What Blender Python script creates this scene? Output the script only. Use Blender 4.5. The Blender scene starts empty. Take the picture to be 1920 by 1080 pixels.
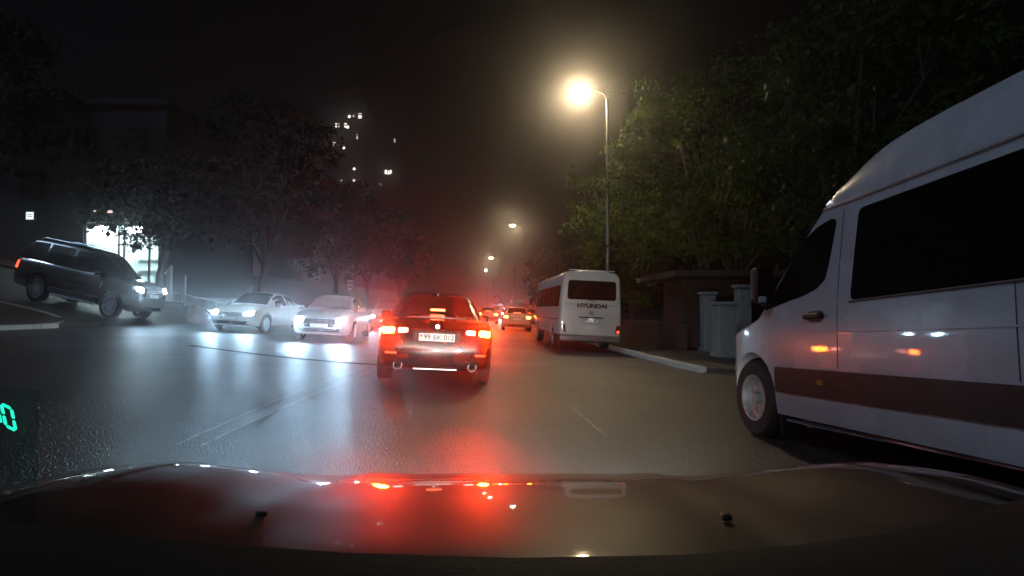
import bpy, bmesh, math, random
import numpy as np
from mathutils import Vector, Matrix, Euler
from mathutils.bvhtree import BVHTree

R = math.radians
random.seed(7)
rng = np.random.default_rng(11)
scene = bpy.context.scene
col = scene.collection

# ------------------------------------------------------------------ camera
CAM_H = 1.25
cam_data = bpy.data.cameras.new('dash_camera')
cam = bpy.data.objects.new('dash_camera', cam_data)
col.objects.link(cam)
cam.location = (0, 0, CAM_H)
cam.rotation_euler = (R(90) + math.atan(30 / 1000.0), 0, 0)
cam_data.sensor_width = 36.0
cam_data.lens = 36.0 * 1000 / 1920
cam_data.clip_start = 0.05
cam_data.clip_end = 2000
scene.camera = cam

# ------------------------------------------------------------------ world, added cool fill light, exposure
world = bpy.data.worlds.new('World')
scene.world = world
world.use_nodes = True
wn = world.node_tree
for n in list(wn.nodes):
    wn.nodes.remove(n)
sky = wn.nodes.new('ShaderNodeTexSky')
sky.sky_type = 'NISHITA'
sky.sun_disc = False
sky.sun_elevation = R(-4.0)
sky.sun_rotation = R(236)
bg = wn.nodes.new('ShaderNodeBackground')
bg.inputs['Strength'].default_value = 0.05
wo = wn.nodes.new('ShaderNodeOutputWorld')
wn.links.new(sky.outputs[0], bg.inputs['Color'])
wn.links.new(bg.outputs[0], wo.inputs['Surface'])

sun_d = bpy.data.lights.new('cool_fill_sun', 'SUN')  # added cool light from behind left for the van, no such source there
sun_d.energy = 0.45
sun_d.angle = R(12)
sun_d.color = (0.50, 0.72, 1.0)
sun = bpy.data.objects.new('cool_fill_sun', sun_d)
col.objects.link(sun)
sun.rotation_euler = Vector((0.66, 0.45, -0.60)).to_track_quat('-Z', 'Y').to_euler()

vs = scene.view_settings
vs.view_transform = 'Standard'
vs.look = 'None'
vs.exposure = 0.25
vs.gamma = 1.0
vs.use_curve_mapping = False
cy = scene.cycles
cy.use_denoising = True
try:
    cy.denoiser = 'OPENIMAGEDENOISE'
except Exception:
    pass
cy.max_bounces = 4
cy.diffuse_bounces = 1
cy.glossy_bounces = 2
cy.transmission_bounces = 4
cy.transparent_max_bounces = 8
cy.volume_bounces = 0
cy.sample_clamp_indirect = 2.0
cy.sample_clamp_direct = 0.0
cy.use_light_tree = True
cy.use_adaptive_sampling = True
cy.adaptive_threshold = 0.03
cy.caustics_reflective = False
cy.caustics_refractive = False


# ------------------------------------------------------------------ materials
def nm(name):
    m = bpy.data.materials.new(name)
    m.use_nodes = True
    nt = m.node_tree
    b = nt.nodes.get('Principled BSDF')
    return m, nt, b


def plain(name, colr, rough=0.5, metal=0.0, coat=0.0, noise=0.0, nscale=8.0, bump=0.0, bscale=60.0, spec=0.5):
    m, nt, b = nm(name)
    b.inputs['Base Color'].default_value = (*colr, 1)
    b.inputs['Roughness'].default_value = rough
    b.inputs['Metallic'].default_value = metal
    b.inputs['Coat Weight'].default_value = coat
    b.inputs['Coat Roughness'].default_value = 0.04
    b.inputs['Specular IOR Level'].default_value = spec
    if noise > 0 or bump > 0:
        tc = nt.nodes.new('ShaderNodeTexCoord')
    if noise > 0:
        t = nt.nodes.new('ShaderNodeTexNoise')
        t.inputs['Scale'].default_value = nscale
        t.inputs['Detail'].default_value = 6
        nt.links.new(tc.outputs['Object'], t.inputs['Vector'])
        r = nt.nodes.new('ShaderNodeValToRGB')
        r.color_ramp.elements[0].position = 0.3
        r.color_ramp.elements[1].position = 0.72
        lo = tuple(c * (1 - noise) for c in colr)
        hi = tuple(min(1, c * (1 + noise)) for c in colr)
        r.color_ramp.elements[0].color = (*lo, 1)
        r.color_ramp.elements[1].color = (*hi, 1)
        nt.links.new(t.outputs['Fac'], r.inputs['Fac'])
        nt.links.new(r.outputs['Color'], b.inputs['Base Color'])
        mr = nt.nodes.new('ShaderNodeMapRange')
        mr.inputs['To Min'].default_value = max(0.02, rough - 0.12 * min(1, noise * 3))
        mr.inputs['To Max'].default_value = min(1, rough + 0.12 * min(1, noise * 3))
        nt.links.new(t.outputs['Fac'], mr.inputs['Value'])
        nt.links.new(mr.outputs[0], b.inputs['Roughness'])
    if bump > 0:
        t2 = nt.nodes.new('ShaderNodeTexNoise')
        t2.inputs['Scale'].default_value = bscale
        t2.inputs['Detail'].default_value = 4
        nt.links.new(tc.outputs['Object'], t2.inputs['Vector'])
        bp = nt.nodes.new('ShaderNodeBump')
        bp.inputs['Strength'].default_value = bump
        bp.inputs['Distance'].default_value = 0.02
        nt.links.new(t2.outputs['Fac'], bp.inputs['Height'])
        nt.links.new(bp.outputs['Normal'], b.inputs['Normal'])
    return m


def emit(name, colr, strength):
    m = bpy.data.materials.new(name)
    m.use_nodes = True
    nt = m.node_tree
    for n in list(nt.nodes):
        nt.nodes.remove(n)
    e = nt.nodes.new('ShaderNodeEmission')
    e.inputs['Color'].default_value = (*colr, 1)
    e.inputs['Strength'].default_value = strength
    o = nt.nodes.new('ShaderNodeOutputMaterial')
    nt.links.new(e.outputs[0], o.inputs['Surface'])
    return m


def asphalt(name, base=0.045, rough=0.42):
    m, nt, b = nm(name)
    tc = nt.nodes.new('ShaderNodeTexCoord')
    big = nt.nodes.new('ShaderNodeTexNoise')
    big.inputs['Scale'].default_value = 0.35
    big.inputs['Detail'].default_value = 5
    fine = nt.nodes.new('ShaderNodeTexNoise')
    fine.inputs['Scale'].default_value = 48
    fine.inputs['Detail'].default_value = 6
    vor = nt.nodes.new('ShaderNodeTexVoronoi')
    vor.inputs['Scale'].default_value = 75
    for t in (big, fine, vor):
        nt.links.new(tc.outputs['Object'], t.inputs['Vector'])
    mix = nt.nodes.new('ShaderNodeMath')
    mix.operation = 'MULTIPLY_ADD'
    nt.links.new(big.outputs['Fac'], mix.inputs[0])
    mix.inputs[1].default_value = 0.6
    nt.links.new(fine.outputs['Fac'], mix.inputs[2])
    ramp = nt.nodes.new('ShaderNodeValToRGB')
    ramp.color_ramp.elements[0].position = 0.45
    ramp.color_ramp.elements[1].position = 1.05
    ramp.color_ramp.elements[0].color = (base * 0.55, base * 0.55, base * 0.58, 1)
    ramp.color_ramp.elements[1].color = (base * 1.6, base * 1.55, base * 1.5, 1)
    nt.links.new(mix.outputs[0], ramp.inputs['Fac'])
    nt.links.new(ramp.outputs['Color'], b.inputs['Base Color'])
    mr = nt.nodes.new('ShaderNodeMapRange')
    mr.inputs['From Min'].default_value = 0.3
    mr.inputs['From Max'].default_value = 0.7
    mr.inputs['To Min'].default_value = rough - 0.06
    mr.inputs['To Max'].default_value = rough + 0.10
    nt.links.new(big.outputs['Fac'], mr.inputs['Value'])
    nt.links.new(mr.outputs[0], b.inputs['Roughness'])
    b.inputs['Specular IOR Level'].default_value = 0.6
    add = nt.nodes.new('ShaderNodeMath')
    add.operation = 'MULTIPLY_ADD'
    nt.links.new(vor.outputs['Distance'], add.inputs[0])
    add.inputs[1].default_value = 0.5
    nt.links.new(fine.outputs['Fac'], add.inputs[2])
    bp = nt.nodes.new('ShaderNodeBump')
    bp.inputs['Strength'].default_value = 0.7
    bp.inputs['Distance'].default_value = 0.015
    nt.links.new(add.outputs[0], bp.inputs['Height'])
    nt.links.new(bp.outputs['Normal'], b.inputs['Normal'])
    return m


def leafmat(name, c0, c1):
    m, nt, b = nm(name)
    g = nt.nodes.new('ShaderNodeNewGeometry')
    r = nt.nodes.new('ShaderNodeValToRGB')
    r.color_ramp.elements[0].color = (*c0, 1)
    r.color_ramp.elements[1].color = (*c1, 1)
    nt.links.new(g.outputs['Random Per Island'], r.inputs['Fac'])
    nt.links.new(r.outputs['Color'], b.inputs['Base Color'])
    b.inputs['Roughness'].default_value = 0.6
    b.inputs['Specular IOR Level'].default_value = 0.2
    tr = nt.nodes.new('ShaderNodeBsdfTranslucent')
    nt.links.new(r.outputs['Color'], tr.inputs['Color'])
    mx = nt.nodes.new('ShaderNodeMixShader')
    mx.inputs[0].default_value = 0.35
    o = nt.nodes.get('Material Output')
    nt.links.new(b.outputs[0], mx.inputs[1])
    nt.links.new(tr.outputs[0], mx.inputs[2])
    nt.links.new(mx.outputs[0], o.inputs['Surface'])
    return m


M = {}
M['road'] = asphalt('asphalt', 0.05, 0.37)
M['side_road'] = asphalt('side_asphalt', 0.045, 0.5)
M['earth'] = plain('dark_earth', (0.06, 0.05, 0.04), 0.9, noise=0.4, nscale=3, bump=0.5, bscale=12)
M['paving'] = plain('paving', (0.065, 0.058, 0.05), 0.8, noise=0.25, nscale=4, bump=0.3, bscale=30)
M['kerb'] = plain('kerb_concrete', (0.5, 0.5, 0.47), 0.75, noise=0.2, nscale=6, bump=0.3, bscale=40)
M['seam'] = plain('tar_seam', (0.006, 0.006, 0.006), 0.9, noise=0.2, spec=0.05)
M['line'] = plain('worn_paint', (0.24, 0.24, 0.23), 0.4, noise=0.8, nscale=5)
M['faint_line'] = plain('faint_paint', (0.085, 0.08, 0.072), 0.4, noise=0.6, nscale=5)
M['tyre'] = plain('tyre_rubber', (0.016, 0.016, 0.017), 0.75, noise=0.2, nscale=30)
M['alloy'] = plain('alloy', (0.55, 0.55, 0.57), 0.32, metal=0.9, noise=0.15, nscale=9)
M['steel_wheel'] = plain('steel_wheel', (0.36, 0.36, 0.37), 0.45, metal=0.5, noise=0.3, nscale=9)
M['glass'] = plain('dark_glass', (0.006, 0.006, 0.007), 0.04, spec=0.6)
M['trim'] = plain('black_trim', (0.018, 0.018, 0.02), 0.5, noise=0.2, nscale=20)
M['chrome'] = plain('chrome', (0.75, 0.75, 0.78), 0.12, metal=1.0)
M['red_glare_paint'] = plain('dark_red_glare_paint', (0.025, 0.003, 0.003), 0.28, metal=0.2, coat=1.0, noise=0.12, nscale=3)  # red glare over the dark body is put into this colour
M['black_paint'] = plain('black_paint', (0.008, 0.009, 0.012), 0.22, coat=1.0, noise=0.1, nscale=3)
M['white_paint'] = plain('white_paint', (0.62, 0.62, 0.63), 0.35, coat=0.6, noise=0.06, nscale=2.5)
M['silver_paint'] = plain('silver_paint', (0.42, 0.42, 0.45), 0.32, metal=0.5, coat=0.8, noise=0.08, nscale=2.5)
M['van_paint'] = plain('van_paint', (0.47, 0.49, 0.54), 0.27, coat=0.7, noise=0.10, nscale=2.2)
M['bus_paint'] = plain('bus_paint', (0.62, 0.61, 0.57), 0.35, coat=0.5, noise=0.08, nscale=2)
M['hood_paint'] = plain('hood_paint', (0.045, 0.034, 0.031), 0.45, metal=0.0, coat=0.9, noise=0.3, nscale=9)
M['grey_paint'] = plain('grey_paint', (0.22, 0.21, 0.21), 0.35, metal=0.3, coat=0.8, noise=0.08, nscale=3)
M['tan_paint'] = plain('tan_paint', (0.5, 0.42, 0.36), 0.35, metal=0.2, coat=0.8, noise=0.08, nscale=3)
M['plate'] = plain('plate_white', (0.8, 0.8, 0.8), 0.35, noise=0.04)
M['ink'] = plain('plate_ink', (0.02, 0.02, 0.025), 0.5)
M['flag_blue'] = plain('flag_blue', (0.05, 0.25, 0.6), 0.5)
M['flag_red'] = plain('flag_red', (0.55, 0.03, 0.05), 0.5)
M['flag_green'] = plain('flag_green', (0.03, 0.35, 0.12), 0.5)
M['red_lens'] = plain('red_lens', (0.28, 0.008, 0.01), 0.15, coat=1.0)
M['amber_lens'] = plain('amber_lens', (0.5, 0.2, 0.02), 0.2, coat=1.0)
M['clear_lens'] = plain('clear_lens', (0.6, 0.62, 0.66), 0.12, coat=1.0)
M['head_emit'] = emit('headlight_glow', (0.62, 0.84, 1.0), 150)
M['head_dim'] = emit('far_headlight_glow', (0.8, 0.88, 1.0), 40)
M['tail_emit'] = emit('tail_glow', (1.0, 0.13, 0.012), 110)
M['tail_white'] = emit('tail_inner_glow', (1.0, 0.34, 0.30), 9)
M['tail_soft'] = emit('tail_soft_glow', (1.0, 0.05, 0.02), 5)
M['brake_bar'] = emit('brake_bar_glow', (1.0, 0.16, 0.06), 9)
M['lamp_emit'] = emit('street_lamp_glow', (1.0, 0.78, 0.46), 420)
M['shop_light'] = emit('shop_light', (0.74, 0.97, 1.0), 55)
M['sign_light'] = emit('sign_light', (0.85, 0.95, 1.0), 1.1)
M['win_light'] = emit('window_light', (1.0, 0.93, 0.82), 2.6)
M['win_dim'] = emit('window_dim', (1.0, 0.8, 0.7), 1.0)
M['hud'] = emit('hud_digits', (0.02, 0.95, 0.62), 0.95)
M['pole'] = plain('galvanised_pole', (0.35, 0.34, 0.32), 0.5, metal=0.5, noise=0.2, nscale=12)
M['bark'] = plain('bark', (0.10, 0.08, 0.06), 0.85, noise=0.4, nscale=7, bump=0.6, bscale=25)
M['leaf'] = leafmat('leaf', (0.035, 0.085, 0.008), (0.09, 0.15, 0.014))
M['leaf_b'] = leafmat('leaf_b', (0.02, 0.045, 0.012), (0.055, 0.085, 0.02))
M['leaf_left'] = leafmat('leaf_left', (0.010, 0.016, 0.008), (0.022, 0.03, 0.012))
M['facade'] = plain('facade', (0.035, 0.035, 0.04), 0.8, noise=0.25, nscale=2, bump=0.2, bscale=20)
M['tower'] = plain('tower_wall', (0.022, 0.019, 0.018), 0.85, noise=0.2, nscale=0.3)
M['inner'] = plain('shop_inner', (0.75, 0.78, 0.78), 0.6, noise=0.06, nscale=2)
M['shelf'] = plain('shelf', (0.22, 0.24, 0.25), 0.5, noise=0.4, nscale=9)
M['frame'] = plain('shop_frame', (0.05, 0.05, 0.06), 0.4)
M['wall_white'] = plain('white_wall', (0.6, 0.6, 0.56), 0.75, noise=0.15, nscale=3)
M['gate_pillar'] = plain('gate_pillar', (0.24, 0.27, 0.28), 0.7, noise=0.2, nscale=4, bump=0.2, bscale=30)
M['gate_wall'] = plain('gate_wall', (0.05, 0.038, 0.03), 0.8, noise=0.3, nscale=3)
M['gate_metal'] = plain('gate_metal', (0.04, 0.05, 0.05), 0.5, metal=0.3, noise=0.2)
M['rock'] = plain('brown_rock', (0.20, 0.14, 0.10), 0.85, noise=0.35, nscale=4, bump=0.5, bscale=14)
M['sign_white'] = plain('sign_white', (0.75, 0.75, 0.75), 0.5, noise=0.05)
M['sign_red'] = plain('sign_red', (0.5, 0.03, 0.03), 0.5)
M['dash'] = plain('dashboard_plastic', (0.010, 0.010, 0.011), 0.65, noise=0.2, nscale=40, bump=0.2, bscale=300)
M['hud_glass'] = None


def glassy():
    m = bpy.data.materials.new('thin_clear_glass')
    m.use_nodes = True
    nt = m.node_tree
    for n in list(nt.nodes):
        nt.nodes.remove(n)
    t = nt.nodes.new('ShaderNodeBsdfTransparent')
    t.inputs['Color'].default_value = (0.86, 0.93, 0.92, 1)
    g = nt.nodes.new('ShaderNodeBsdfGlossy')
    g.inputs['Roughness'].default_value = 0.05
    x = nt.nodes.new('ShaderNodeMixShader')
    x.inputs[0].default_value = 0.05
    o = nt.nodes.new('ShaderNodeOutputMaterial')
    nt.links.new(t.outputs[0], x.inputs[1])
    nt.links.new(g.outputs[0], x.inputs[2])
    nt.links.new(x.outputs[0], o.inputs['Surface'])
    return m


M['hud_glass'] = glassy()
M['combiner'] = glassy()
M['combiner'].node_tree.nodes['Mix Shader'].inputs[0].default_value = 0.004
M['combiner'].node_tree.nodes['Transparent BSDF'].inputs['Color'].default_value = (0.84, 0.97, 0.94, 1)


# ------------------------------------------------------------------ helpers
def link_mesh(name, me, mat, parent=None, smooth=None):
    o = bpy.data.objects.new(name, me)
    col.objects.link(o)
    if mat is not None and len(me.materials) == 0:
        me.materials.append(M[mat] if isinstance(mat, str) else mat)
    if smooth is not None:
        sm(me, smooth)
    if parent is not None:
        o.parent = parent
    return o


def sm(me, ang=35):
    me.polygons.foreach_set('use_smooth', [True] * len(me.polygons))
    try:
        me.set_sharp_from_angle(angle=R(ang))
    except Exception:
        pass
    me.update()


def raw(name, verts, faces, mat, parent=None, smooth=None):
    me = bpy.data.meshes.new(name)
    me.from_pydata([tuple(v) for v in verts], [], faces)
    me.update()
    return link_mesh(name, me, mat, parent, smooth)


def from_bm(name, bm, mat, parent=None, smooth=None):
    bmesh.ops.recalc_face_normals(bm, faces=bm.faces[:])
    me = bpy.data.meshes.new(name)
    bm.to_mesh(me)
    bm.free()
    return link_mesh(name, me, mat, parent, smooth)


def bm_box(bm, c, s, bev=0.0, seg=2, rot=None):
    r = bmesh.ops.create_cube(bm, size=1.0)
    vs_ = r['verts']
    bmesh.ops.scale(bm, vec=Vector(s), verts=vs_)
    if bev > 0:
        es = list({e for v in vs_ for e in v.link_edges})
        g = bmesh.ops.bevel(bm, geom=es, offset=bev, segments=seg, profile=0.6, affect='EDGES')
        vs_ = list({v for f in g['faces'] for v in f.verts} | {v for v in vs_ if v.is_valid})
    if rot is not None:
        bmesh.ops.rotate(bm, cent=(0, 0, 0), matrix=rot, verts=vs_)
    bmesh.ops.translate(bm, vec=Vector(c), verts=vs_)
    return vs_


def box(name, c, s, mat, parent=None, bev=0.0, seg=2, rot=None):
    bm = bmesh.new()
    bm_box(bm, c, s, bev, seg, rot)
    return from_bm(name, bm, mat, parent, 35 if bev > 0 else None)


def bm_tube(bm, pts, rads, n=10, cap=True):
    rings = []
    pts = [Vector(p) for p in pts]
    for i, p in enumerate(pts):
        if i == 0:
            d = pts[1] - pts[0]
        elif i == len(pts) - 1:
            d = pts[-1] - pts[-2]
        else:
            d = pts[i + 1] - pts[i - 1]
        d.normalize()
        a = Vector((0, 0, 1)) if abs(d.z) < 0.9 else Vector((1, 0, 0))
        u = d.cross(a).normalized()
        v = d.cross(u).normalized()
        r_ = rads[i] if hasattr(rads, '__len__') else rads
        rings.append([bm.verts.new(p + (u * math.cos(t) + v * math.sin(t)) * r_) for t in [2 * math.pi * k / n for k in range(n)]])
    for a, b in zip(rings[:-1], rings[1:]):
        for k in range(n):
            bm.faces.new((a[k], a[(k + 1) % n], b[(k + 1) % n], b[k]))
    if cap:
        bm.faces.new(rings[0][::-1])
        bm.faces.new(rings[-1])


def tube(name, pts, rads, mat, parent=None, n=10):
    bm = bmesh.new()
    bm_tube(bm, pts, rads, n)
    return from_bm(name, bm, mat, parent, 50)


def bm_lathe(bm, prof, n=28, axis='x', c=(0, 0, 0)):
    """prof: list of (axial, radius); closed ring profile not needed"""
    rings = []
    for a, r_ in prof:
        ring = []
        for k in range(n):
            t = 2 * math.pi * k / n
            if axis == 'x':
                p = (a, r_ * math.cos(t), r_ * math.sin(t))
            elif axis == 'y':
                p = (r_ * math.cos(t), a, r_ * math.sin(t))
            else:
                p = (r_ * math.cos(t), r_ * math.sin(t), a)
            ring.append(bm.verts.new((p[0] + c[0], p[1] + c[1], p[2] + c[2])))
        rings.append(ring)
    for a, b in zip(rings[:-1], rings[1:]):
        for k in range(n):
            bm.faces.new((a[k], a[(k + 1) % n], b[(k + 1) % n], b[k]))
    return rings


def empty(name, mw=None, loc=None):
    o = bpy.data.objects.new(name, None)
    o.empty_display_size = 0.2
    col.objects.link(o)
    if mw is not None:
        o.matrix_world = mw
    if loc is not None:
        o.location = loc
    return o


def tag(o, label=None, cat=None, group=None, kind=None):
    if label:
        o['label'] = label
    if cat:
        o['category'] = cat
    if group:
        o['group'] = group
    if kind:
        o['kind'] = kind
    return o


def text_mesh(name, txt, size, mat, parent, mw, extrude=0.002, sx=1.0, bold=0.0):
    cu = bpy.data.curves.new(name + '_curve', 'FONT')
    cu.body = txt
    cu.size = size
    cu.align_x = 'CENTER'
    cu.align_y = 'CENTER'
    cu.extrude = extrude
    cu.offset = bold
    t = bpy.data.objects.new('tmp_text', cu)
    col.objects.link(t)
    dg = bpy.context.evaluated_depsgraph_get()
    me = bpy.data.meshes.new_from_object(t.evaluated_get(dg))
    bpy.data.objects.remove(t)
    bpy.data.curves.remove(cu)
    me.transform(Matrix.Diagonal((sx, 1, 1, 1)))
    me.transform(mw)
    me.materials.clear()
    return link_mesh(name, me, mat, parent)


def interp(xs, ys, x):
    """monotone-ish smooth interpolation (Catmull style, clamped)"""
    xs = np.asarray(xs, float)
    ys = np.asarray(ys, float)
    m = np.zeros_like(ys)
    dx = np.diff(xs)
    s = np.diff(ys) / dx
    m[0], m[-1] = s[0], s[-1]
    for i in range(1, len(xs) - 1):
        m[i] = 0 if s[i - 1] * s[i] <= 0 else 2 * s[i - 1] * s[i] / (s[i - 1] + s[i])
    x = np.clip(np.asarray(x, float), xs[0], xs[-1])
    k = np.clip(np.searchsorted(xs, x, side='right') - 1, 0, len(xs) - 2)
    h = dx[k]
    t = (x - xs[k]) / h
    return ((1 + 2 * t) * (1 - t) ** 2 * ys[k] + t * (1 - t) ** 2 * h * m[k] + t * t * (3 - 2 * t) * ys[k + 1] + t * t * (t - 1) * h * m[k + 1])


def smooth01(t):
    t = min(1.0, max(0.0, t))
    return t * t * (3 - 2 * t)


def gh(x, y):
    """height of the street surface: cross fall to the right, steep side street climbing away on the left"""
    s = 0.045 * smooth01(y / 15.0)
    h = -s * max(-30, min(30, x)) - 0.014 * min(40.0, max(0.0, y - 5.0))
    a = -13.6 - x
    h += 0.18 * (0.5 * (a + math.sqrt(a * a + 0.6)))
    h += 0.26 * smooth01((x - 1.6) / 1.4) * smooth01((5.6 - y) / 4.5)
    if x < -40:
        h -= 0.12 * (-40 - x)
    return h


def ground_matrix(x, y, yaw_deg, dz=0.0, e=0.8):
    gx = (gh(x + e, y) - gh(x - e, y)) / (2 * e)
    gy = (gh(x, y + e) - gh(x, y - e)) / (2 * e)
    n = Vector((-gx, -gy, 1)).normalized()
    a = R(yaw_deg)
    h = Vector((-math.sin(a), math.cos(a), 0))
    f = (h - n * h.dot(n)).normalized()
    r_ = f.cross(n)
    m = Matrix((r_, f, n)).transposed().to_4x4()
    m.translation = Vector((x, y, gh(x, y) + dz))
    return m


# ------------------------------------------------------------------ conforming patches
def round_poly(pts, rad, n=4):
    """round the corners of a 2D polygon"""
    out = []
    L = len(pts)
    for i in range(L):
        p0, p1, p2 = Vector(pts[i - 1]), Vector(pts[i]), Vector(pts[(i + 1) % L])
        a, b = (p0 - p1), (p2 - p1)
        r_ = min(rad, a.length * 0.45, b.length * 0.45)
        a = p1 + a.normalized() * r_
        b = p1 + b.normalized() * r_
        for k in range(n + 1):
            t = k / n
            q = a * (1 - t) ** 2 + p1 * 2 * t * (1 - t) + b * t * t
            out.append((q.x, q.y))
    return out


def patch(name, bvh, poly, axis, sgn, mat, parent, off=0.004, depth=0.02, res=0.12, start=4.0):
    """A plate shaped like poly (2D), laid onto the surface in bvh, seen along axis from the side sgn.
    axis 'x': poly=(y,z); axis 'y': poly=(x,z); axis 'z': poly=(x,y)."""
    bm = bmesh.new()
    vs_ = [bm.verts.new((p[0], p[1], 0)) for p in poly]
    f = bm.faces.new(vs_)
    bmesh.ops.triangulate(bm, faces=[f])
    for _ in range(5):
        es = [e for e in bm.edges if e.calc_length() > res]
        if not es:
            break
        bmesh.ops.subdivide_edges(bm, edges=es, cuts=1)
        bmesh.ops.triangulate(bm, faces=bm.faces[:])
    ext = bmesh.ops.extrude_face_region(bm, geom=bm.faces[:])
    back = [g for g in ext['geom'] if isinstance(g, bmesh.types.BMVert)]
    backset = set(back)
    last = None
    for v in bm.verts:
        a, b = v.co.x, v.co.y
        if axis == 'x':
            o, d = Vector((sgn * start, a, b)), Vector((-sgn, 0, 0))
        elif axis == 'y':
            o, d = Vector((a, sgn * start, b)), Vector((0, -sgn, 0))
        else:
            o, d = Vector((a, b, sgn * start)), Vector((0, 0, -sgn))
        hit, nrm, _i, _d = bvh.ray_cast(o, d)
        if hit is None:
            near = bvh.find_nearest(o + d * (start - 1.0) if last is None else Vector((last.x, a, b) if axis == 'x' else ((a, last.y, b) if axis == 'y' else (a, b, last.z))))
            hit = near[0]
            if hit is None:
                hit = o + d * start
        last = hit
        if axis == 'x':
            p = Vector((hit.x, a, b))
        elif axis == 'y':
            p = Vector((a, hit.y, b))
        else:
            p = Vector((a, b, hit.z))
        v.co = p - d * off if v not in backset else p + d * depth
    return from_bm(name, bm, mat, parent, 40)


def bvh_of(objs):
    vs_, fs = [], []
    for o in objs:
        base = len(vs_)
        vs_ += [v.co.copy() for v in o.data.vertices]
        fs += [[base + i for i in p.vertices] for p in o.data.polygons]
    return BVHTree.FromPolygons(vs_, fs)


def loft(name, rings, mat, parent, smooth=30):
    n = len(rings[0])
    verts = [p for r_ in rings for p in r_]
    faces = []
    for i in range(len(rings) - 1):
        for k in range(n):
            a = i * n + k
            b = i * n + (k + 1) % n
            faces.append((a, b, b + n, a + n))
    faces.append(tuple(range(n))[::-1])
    faces.append(tuple(range((len(rings) - 1) * n, len(rings) * n)))
    me = bpy.data.meshes.new(name)
    me.from_pydata(verts, [], faces)
    bm = bmesh.new()
    bm.from_mesh(me)
    bmesh.ops.recalc_face_normals(bm, faces=bm.faces[:])
    bm.to_mesh(me)
    bm.free()
    return link_mesh(name, me, mat, parent, smooth)


def cut(o, cutters):
    """boolean difference with cylinders along x: (y, z, radius, x0, x1)"""
    bm = bmesh.new()
    for (y, z, r_, x0, x1) in cutters:
        rs = bm_lathe(bm, [(x0, r_), (x1, r_)], n=32, axis='x', c=(0, y, z))
        bm.faces.new(rs[0][::-1])
        bm.faces.new(rs[1])
    bmesh.ops.recalc_face_normals(bm, faces=bm.faces[:])
    me = bpy.data.meshes.new('cutter')
    bm.to_mesh(me)
    bm.free()
    c = bpy.data.objects.new('cutter', me)
    col.objects.link(c)
    par, mw = o.parent, o.matrix_world.copy()
    o.parent = None
    o.matrix_world = Matrix.Identity(4)
    md = o.modifiers.new('arch', 'BOOLEAN')
    md.operation = 'DIFFERENCE'
    md.object = c
    md.solver = 'EXACT'
    dg = bpy.context.evaluated_depsgraph_get()
    dg.update()
    new = bpy.data.meshes.new_from_object(o.evaluated_get(dg))
    o.modifiers.clear()
    o.data = new
    sm(new, 30)
    bpy.data.objects.remove(c)
    o.parent = par
    o.matrix_parent_inverse = Matrix.Identity(4)
    o.matrix_basis = Matrix.Identity(4)


WHEELS = {}


def wheel(parent, x, y, r_, w, style='alloy', spokes=10):
    key = (round(r_, 3), round(w, 3), style, spokes)
    if key not in WHEELS:
        rr = r_ * (0.72 if style == 'alloy' else 0.62)
        bm = bmesh.new()
        # tyre
        bm_lathe(bm, [(-w / 2, rr), (-w / 2, r_ * 0.93), (-w / 2 + 0.025, r_ * 0.985), (-w / 4, r_), (w / 4, r_), (w / 2 - 0.025, r_ * 0.985), (w / 2, r_ * 0.93), (w / 2, rr), (w / 2 - 0.03, rr), (-w / 2 + 0.03, rr), (-w / 2, rr)], 32)
        rs = bm_lathe(bm, [(w / 2 - 0.085, rr * 0.985), (w / 2 - 0.085, 0.02)], 24)
        bm.faces.new(rs[1])
        bmesh.ops.recalc_face_normals(bm, faces=bm.faces[:])
        tm = bpy.data.meshes.new('tyre')
        bm.to_mesh(tm)
        bm.free()
        tm.materials.append(M['tyre'])
        sm(tm, 50)
        bm = bmesh.new()
        # rim barrel, lip, and spokes on the +x side
        bm_lathe(bm, [(-w / 2 + 0.03, rr * 0.99), (w / 2 - 0.01, rr * 0.99), (w / 2 + 0.004, rr * 0.97), (w / 2, rr * 0.9), (w / 2 - 0.05, rr * 0.86), (w / 2 - 0.08, rr * 0.86)], 32)
        if style != 'alloy':
            rs = bm_lathe(bm, [(w / 2 - 0.05, rr * 0.85), (w / 2 - 0.07, rr * 0.6), (w / 2 - 0.07, 0.02)], 24)
            bm.faces.new(rs[2])
        rs = bm_lathe(bm, [(w / 2 - 0.08, rr * 0.24), (w / 2 - 0.01, rr * 0.22), (w / 2, rr * 0.14)], 16)
        bm.faces.new(rs[2])
        if style == 'alloy':
            for k in range(spokes):
                t = 2 * math.pi * k / spokes
                sv = bm_box(bm, (w / 2 - 0.028, 0, rr * 0.53), (0.03, rr * 0.16, rr * 0.72), 0.006, 1)
                bmesh.ops.rotate(bm, cent=(0, 0, 0), matrix=Matrix.Rotation(t, 3, 'X'), verts=sv)
        else:
            for k in range(10):
                t = 2 * math.pi * k / 10
                rs = bm_lathe(bm, [(w / 2 - 0.08, 0.024), (w / 2 - 0.05, 0.026)], 8, 'x', (0, math.cos(t) * rr * 0.58, math.sin(t) * rr * 0.58))
                bm.faces.new(rs[1])
        bmesh.ops.recalc_face_normals(bm, faces=bm.faces[:])
        rm = bpy.data.meshes.new('rim')
        bm.to_mesh(rm)
        bm.free()
        rm.materials.append(M['alloy' if style == 'alloy' else 'steel_wheel'])
        sm(rm, 35)
        WHEELS[key] = (rm, tm)
    rm, tm = WHEELS[key]
    o = bpy.data.objects.new('wheel', rm)
    t = bpy.data.objects.new('tyre', tm)
    col.objects.link(o)
    col.objects.link(t)
    t.parent = o
    o.parent = parent
    o.location = (x, y, r_)
    o.rotation_euler = (random.uniform(0, 1), 0, 0) if x > 0 else (random.uniform(0, 1), 0, math.pi)
    return o


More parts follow.
